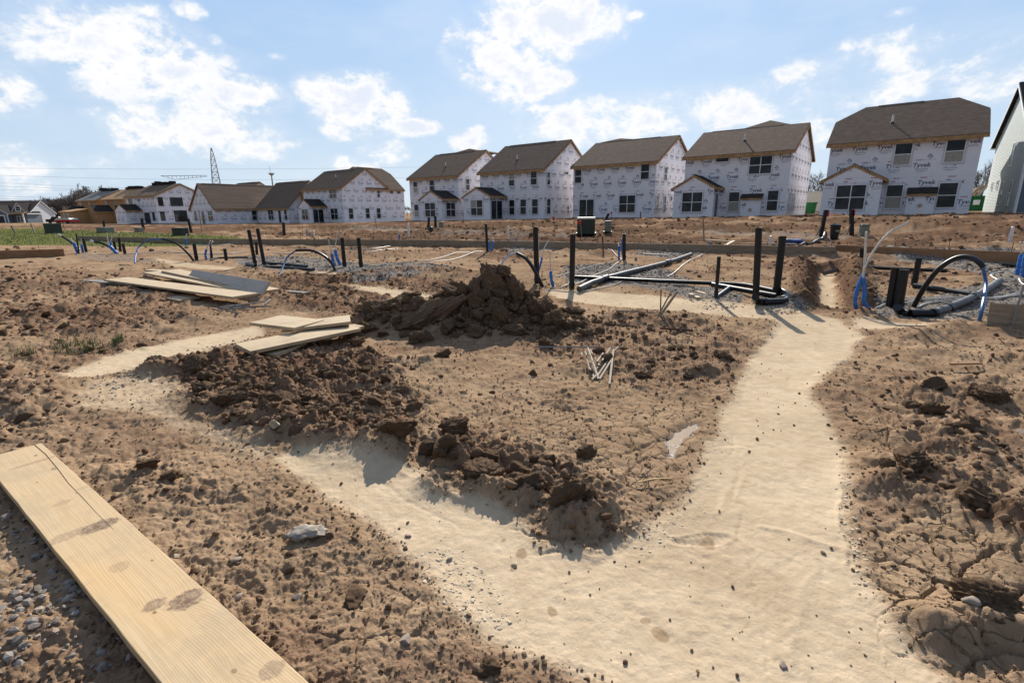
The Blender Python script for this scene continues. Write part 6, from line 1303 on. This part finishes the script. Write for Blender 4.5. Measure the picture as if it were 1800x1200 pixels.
# ------------------------------------------------------------------ pylons and power lines
def lattice(px, Y, H_, w0, lab, base_z=-.5):
    x = dep(px, 380, Y)[0]; t = empty('lattice_pylon', (x, Y, base_z), .4, lab, 'pylon'); mb = MB(); n = 12; r_ = H_*.0035
    def c(k, i): f = k/n; w = w0*(1-f*.80) if f < .85 else w0*.32*(1-(f-.85)/.15*.8); sx = (-1, 1, 1, -1)[i]; sy = (-1, -1, 1, 1)[i]; return (sx*w/2, sy*w/2, H_*f)
    for i in range(4): mb.tube([c(k, i) for k in range(n+1)], r_*1.3, 4)
    mb.build('legs', M_GALV, t); mb = MB()
    for k in range(n):
        for i in range(4): j = (i+1) % 4; mb.tube([c(k, i), c(k+1, j)], r_*.7, 3); mb.tube([c(k, j), c(k+1, i)], r_*.7, 3); mb.tube([c(k+1, i), c(k+1, j)], r_*.7, 3)
    mb.build('bracing', M_GALV, t); return t
t = lattice(389, 300, 38, 6.5, 'tall lattice steel pylon behind the low houses')
x = dep(350, 380, 300)[0]; t = empty('crossarm_beam', (x-14, 300, 21), 0, 'long horizontal pylon arm with hanging insulators above the roofs', 'pylon arm'); mb = MB(); mb.tube([(-4, 0, 2), (22, 0, 2)], .18, 4); mb.tube([(-4, 0, 2), (4, 0, 0), (22, 0, 1.4)], .14, 4); mb.build('beam', M_GALV, t)
for k in range(9): mb = MB(); mb.tube([(k*2.3, 0, 2), (k*2.3, 0, .7)], .12, 4); mb.build('insulator', M_GALV, t)
x = dep(486, 380, 300)[0]; t = empty('mast', (x, 300, -.5), 0, 'thin mast with a platform on top, right of the lattice pylon', 'mast'); mb = MB(); mb.tube([(0, 0, 0), (0, 0, 24.5)], [.55, .35], 6); mb.build('pole', M_GALV, t); mb = MB(); mb.tube([(0, 0, 22.8), (0, 0, 24.3)], [.3, 1.9], 8); mb.build('platform', M_GALV, t); mb = MB(); mb.tube([(-.4, 0, 24.3), (-.6, 0, 28)], .10, 4); mb.build('antenna', M_GALV, t)
def hframe(px0, px1, Y, ytop, ybar, lab):
    a = dep(px0, 385, Y); b = dep(px1, 385, Y); zt = dep(px0, ytop, Y)[2]; zb = dep(px0, ybar, Y)[2]; w = b[0]-a[0]
    t = empty('h_frame_pylon', (a[0], Y, -.4), 0, lab, 'pylon', 'wooden h frame pylons'); 
    for xx in (0, w): mb = MB(); mb.tube([(xx, 0, 0), (xx, 0, zt+.4)], [.28, .20], 6); mb.build('pole', M_BARK, t)
    mb = MB(); mb.tube([(0, 0, zb+.4), (w, 0, zb+.4)], .16, 4); mb.build('crossbar', M_BARK, t); mb = MB(); mb.tube([(0, 0, zb-1.), (w/2, 0, zb+.4), (w, 0, zb-1.)], .09, 4); mb.build('brace', M_BARK, t)
hframe(148, 181, 190, 338, 346, 'tall wooden h frame pylon in front of the tree line'); hframe(30, 61, 200, 352, 358, 'wooden h frame pylon behind the slate blue house')
for k, (y0, y1, x1, sag) in enumerate([(297, 290, 900, 2), (306, 332, 330, 2), (315, 333, 300, 2), (333, 328, 420, 2), (334, 347, 160, 1.5), (340, 352, 200, 1.5), (346, 356, 160, 1), (302, 312, 720, 3)]):
    a = dep(-260, y0-6, 260); b = dep(x1, y1, 300); P = [a+(b-a)*s-np.array([0, 0, sag*4*s*(1-s)]) for s in np.linspace(0, 1, 14)]
    t = empty('power_line', a, 0, 'thin overhead power line sagging across the sky at left', 'power line', 'power lines at left'); tube_part(t, 'wire', P, .055, M_GALV, 3)

# ------------------------------------------------------------------ grass
def blades(n, pts, h, w, name, lab):
    V = []; F = []
    for k in range(n):
        x, y, z = pts[k]; a = random.uniform(0, 6.28); hh = h*random.uniform(.5, 1.2); dx, dy = math.cos(a)*w, math.sin(a)*w; lx, ly = random.uniform(-.4, .4)*hh, random.uniform(-.4, .4)*hh; b = len(V)
        V += [(x-dx, y-dy, z-.01), (x+dx, y+dy, z-.01), (x+lx, y+ly, z+hh)]; F.append((b, b+1, b+2))
    o = link(name, mesh_np(name, V, F, M_GRASSB)); tag(o, lab, 'grass', kind='stuff')
Pn = [];
for (cx, cy, rx, ry, n) in [(150, 610, 40, 14, 260), (208, 603, 12, 8, 130), (45, 625, 30, 10, 90), (110, 615, 20, 10, 90)]:
    for k in range(n): p = at(cx+random.gauss(0, rx*.5), cy+random.gauss(0, ry*.5)); Pn.append((p[0], p[1], 0))
Pn = np.array(Pn); Pn[:, 2] = hgt(Pn[:, 0], Pn[:, 1]); blades(len(Pn), Pn, .11, .004, 'grass_tufts', 'sparse green grass tufts beside the narrow sand path at left')
q = rng.uniform(size=(60000, 2)); gx = -95+q[:, 0]*82; gy = 27+q[:, 1]*57; m = fields(gx, gy)[4] > .5; gx, gy = gx[m][:14000], gy[m][:14000]; gz = hgt(gx, gy); blades(len(gx), np.stack([gx, gy, gz], 1), .12, .02, 'lawn_grass', 'green lawn grass in front of the orange frames')
Pn = []
for (cx, cy, rx, ry, n) in [(840, 403, 60, 2.5, 500), (600, 400, 90, 2.5, 600), (700, 402, 40, 2, 250), (1080, 408, 40, 2, 200), (1340, 405, 25, 2, 120), (450, 404, 60, 2, 400)]:
    for k in range(n): p = at(cx+random.gauss(0, rx*.5), cy+random.gauss(0, ry*.7)); Pn.append((p[0], p[1], 0))
Pn = np.array(Pn); Pn[:, 2] = hgt(Pn[:, 0], Pn[:, 1]); blades(len(Pn), Pn, .13, .02, 'weeds', 'thin green weeds growing on the rough yard before the houses')
# dry straw and twigs on the soil
V = []; F = []; x, y, r_ = sample(1500, 1.3, 9, .9); z, sand, grav, dark, grass, wet, rough = fields(x, y); k_ = (sand < .3) & (rough > .2)
for X_, Y_, Z_ in zip(x[k_], y[k_], z[k_]):
    a = random.uniform(0, 6.28); l = random.uniform(.01, .05); w = .0012; b = len(V); dx, dy = math.cos(a), math.sin(a); h = random.uniform(.002, .02)
    V += [(X_-dy*w, Y_+dx*w, Z_+.004), (X_+dy*w, Y_-dx*w, Z_+.004), (X_+dx*l, Y_+dy*l, Z_+h)]; F.append((b, b+1, b+2))
o = link('dry_straw', mesh_np('dry_straw', V, F, plain('dry_straw', (.30, .22, .13), .8, .2, .3))); tag(o, 'fine dry straw and root bits on the soil', 'straw', kind='stuff')
print('objects', len(bpy.data.objects), 'tris', sum(len(o.data.polygons) for o in bpy.data.objects if o.type == 'MESH'))
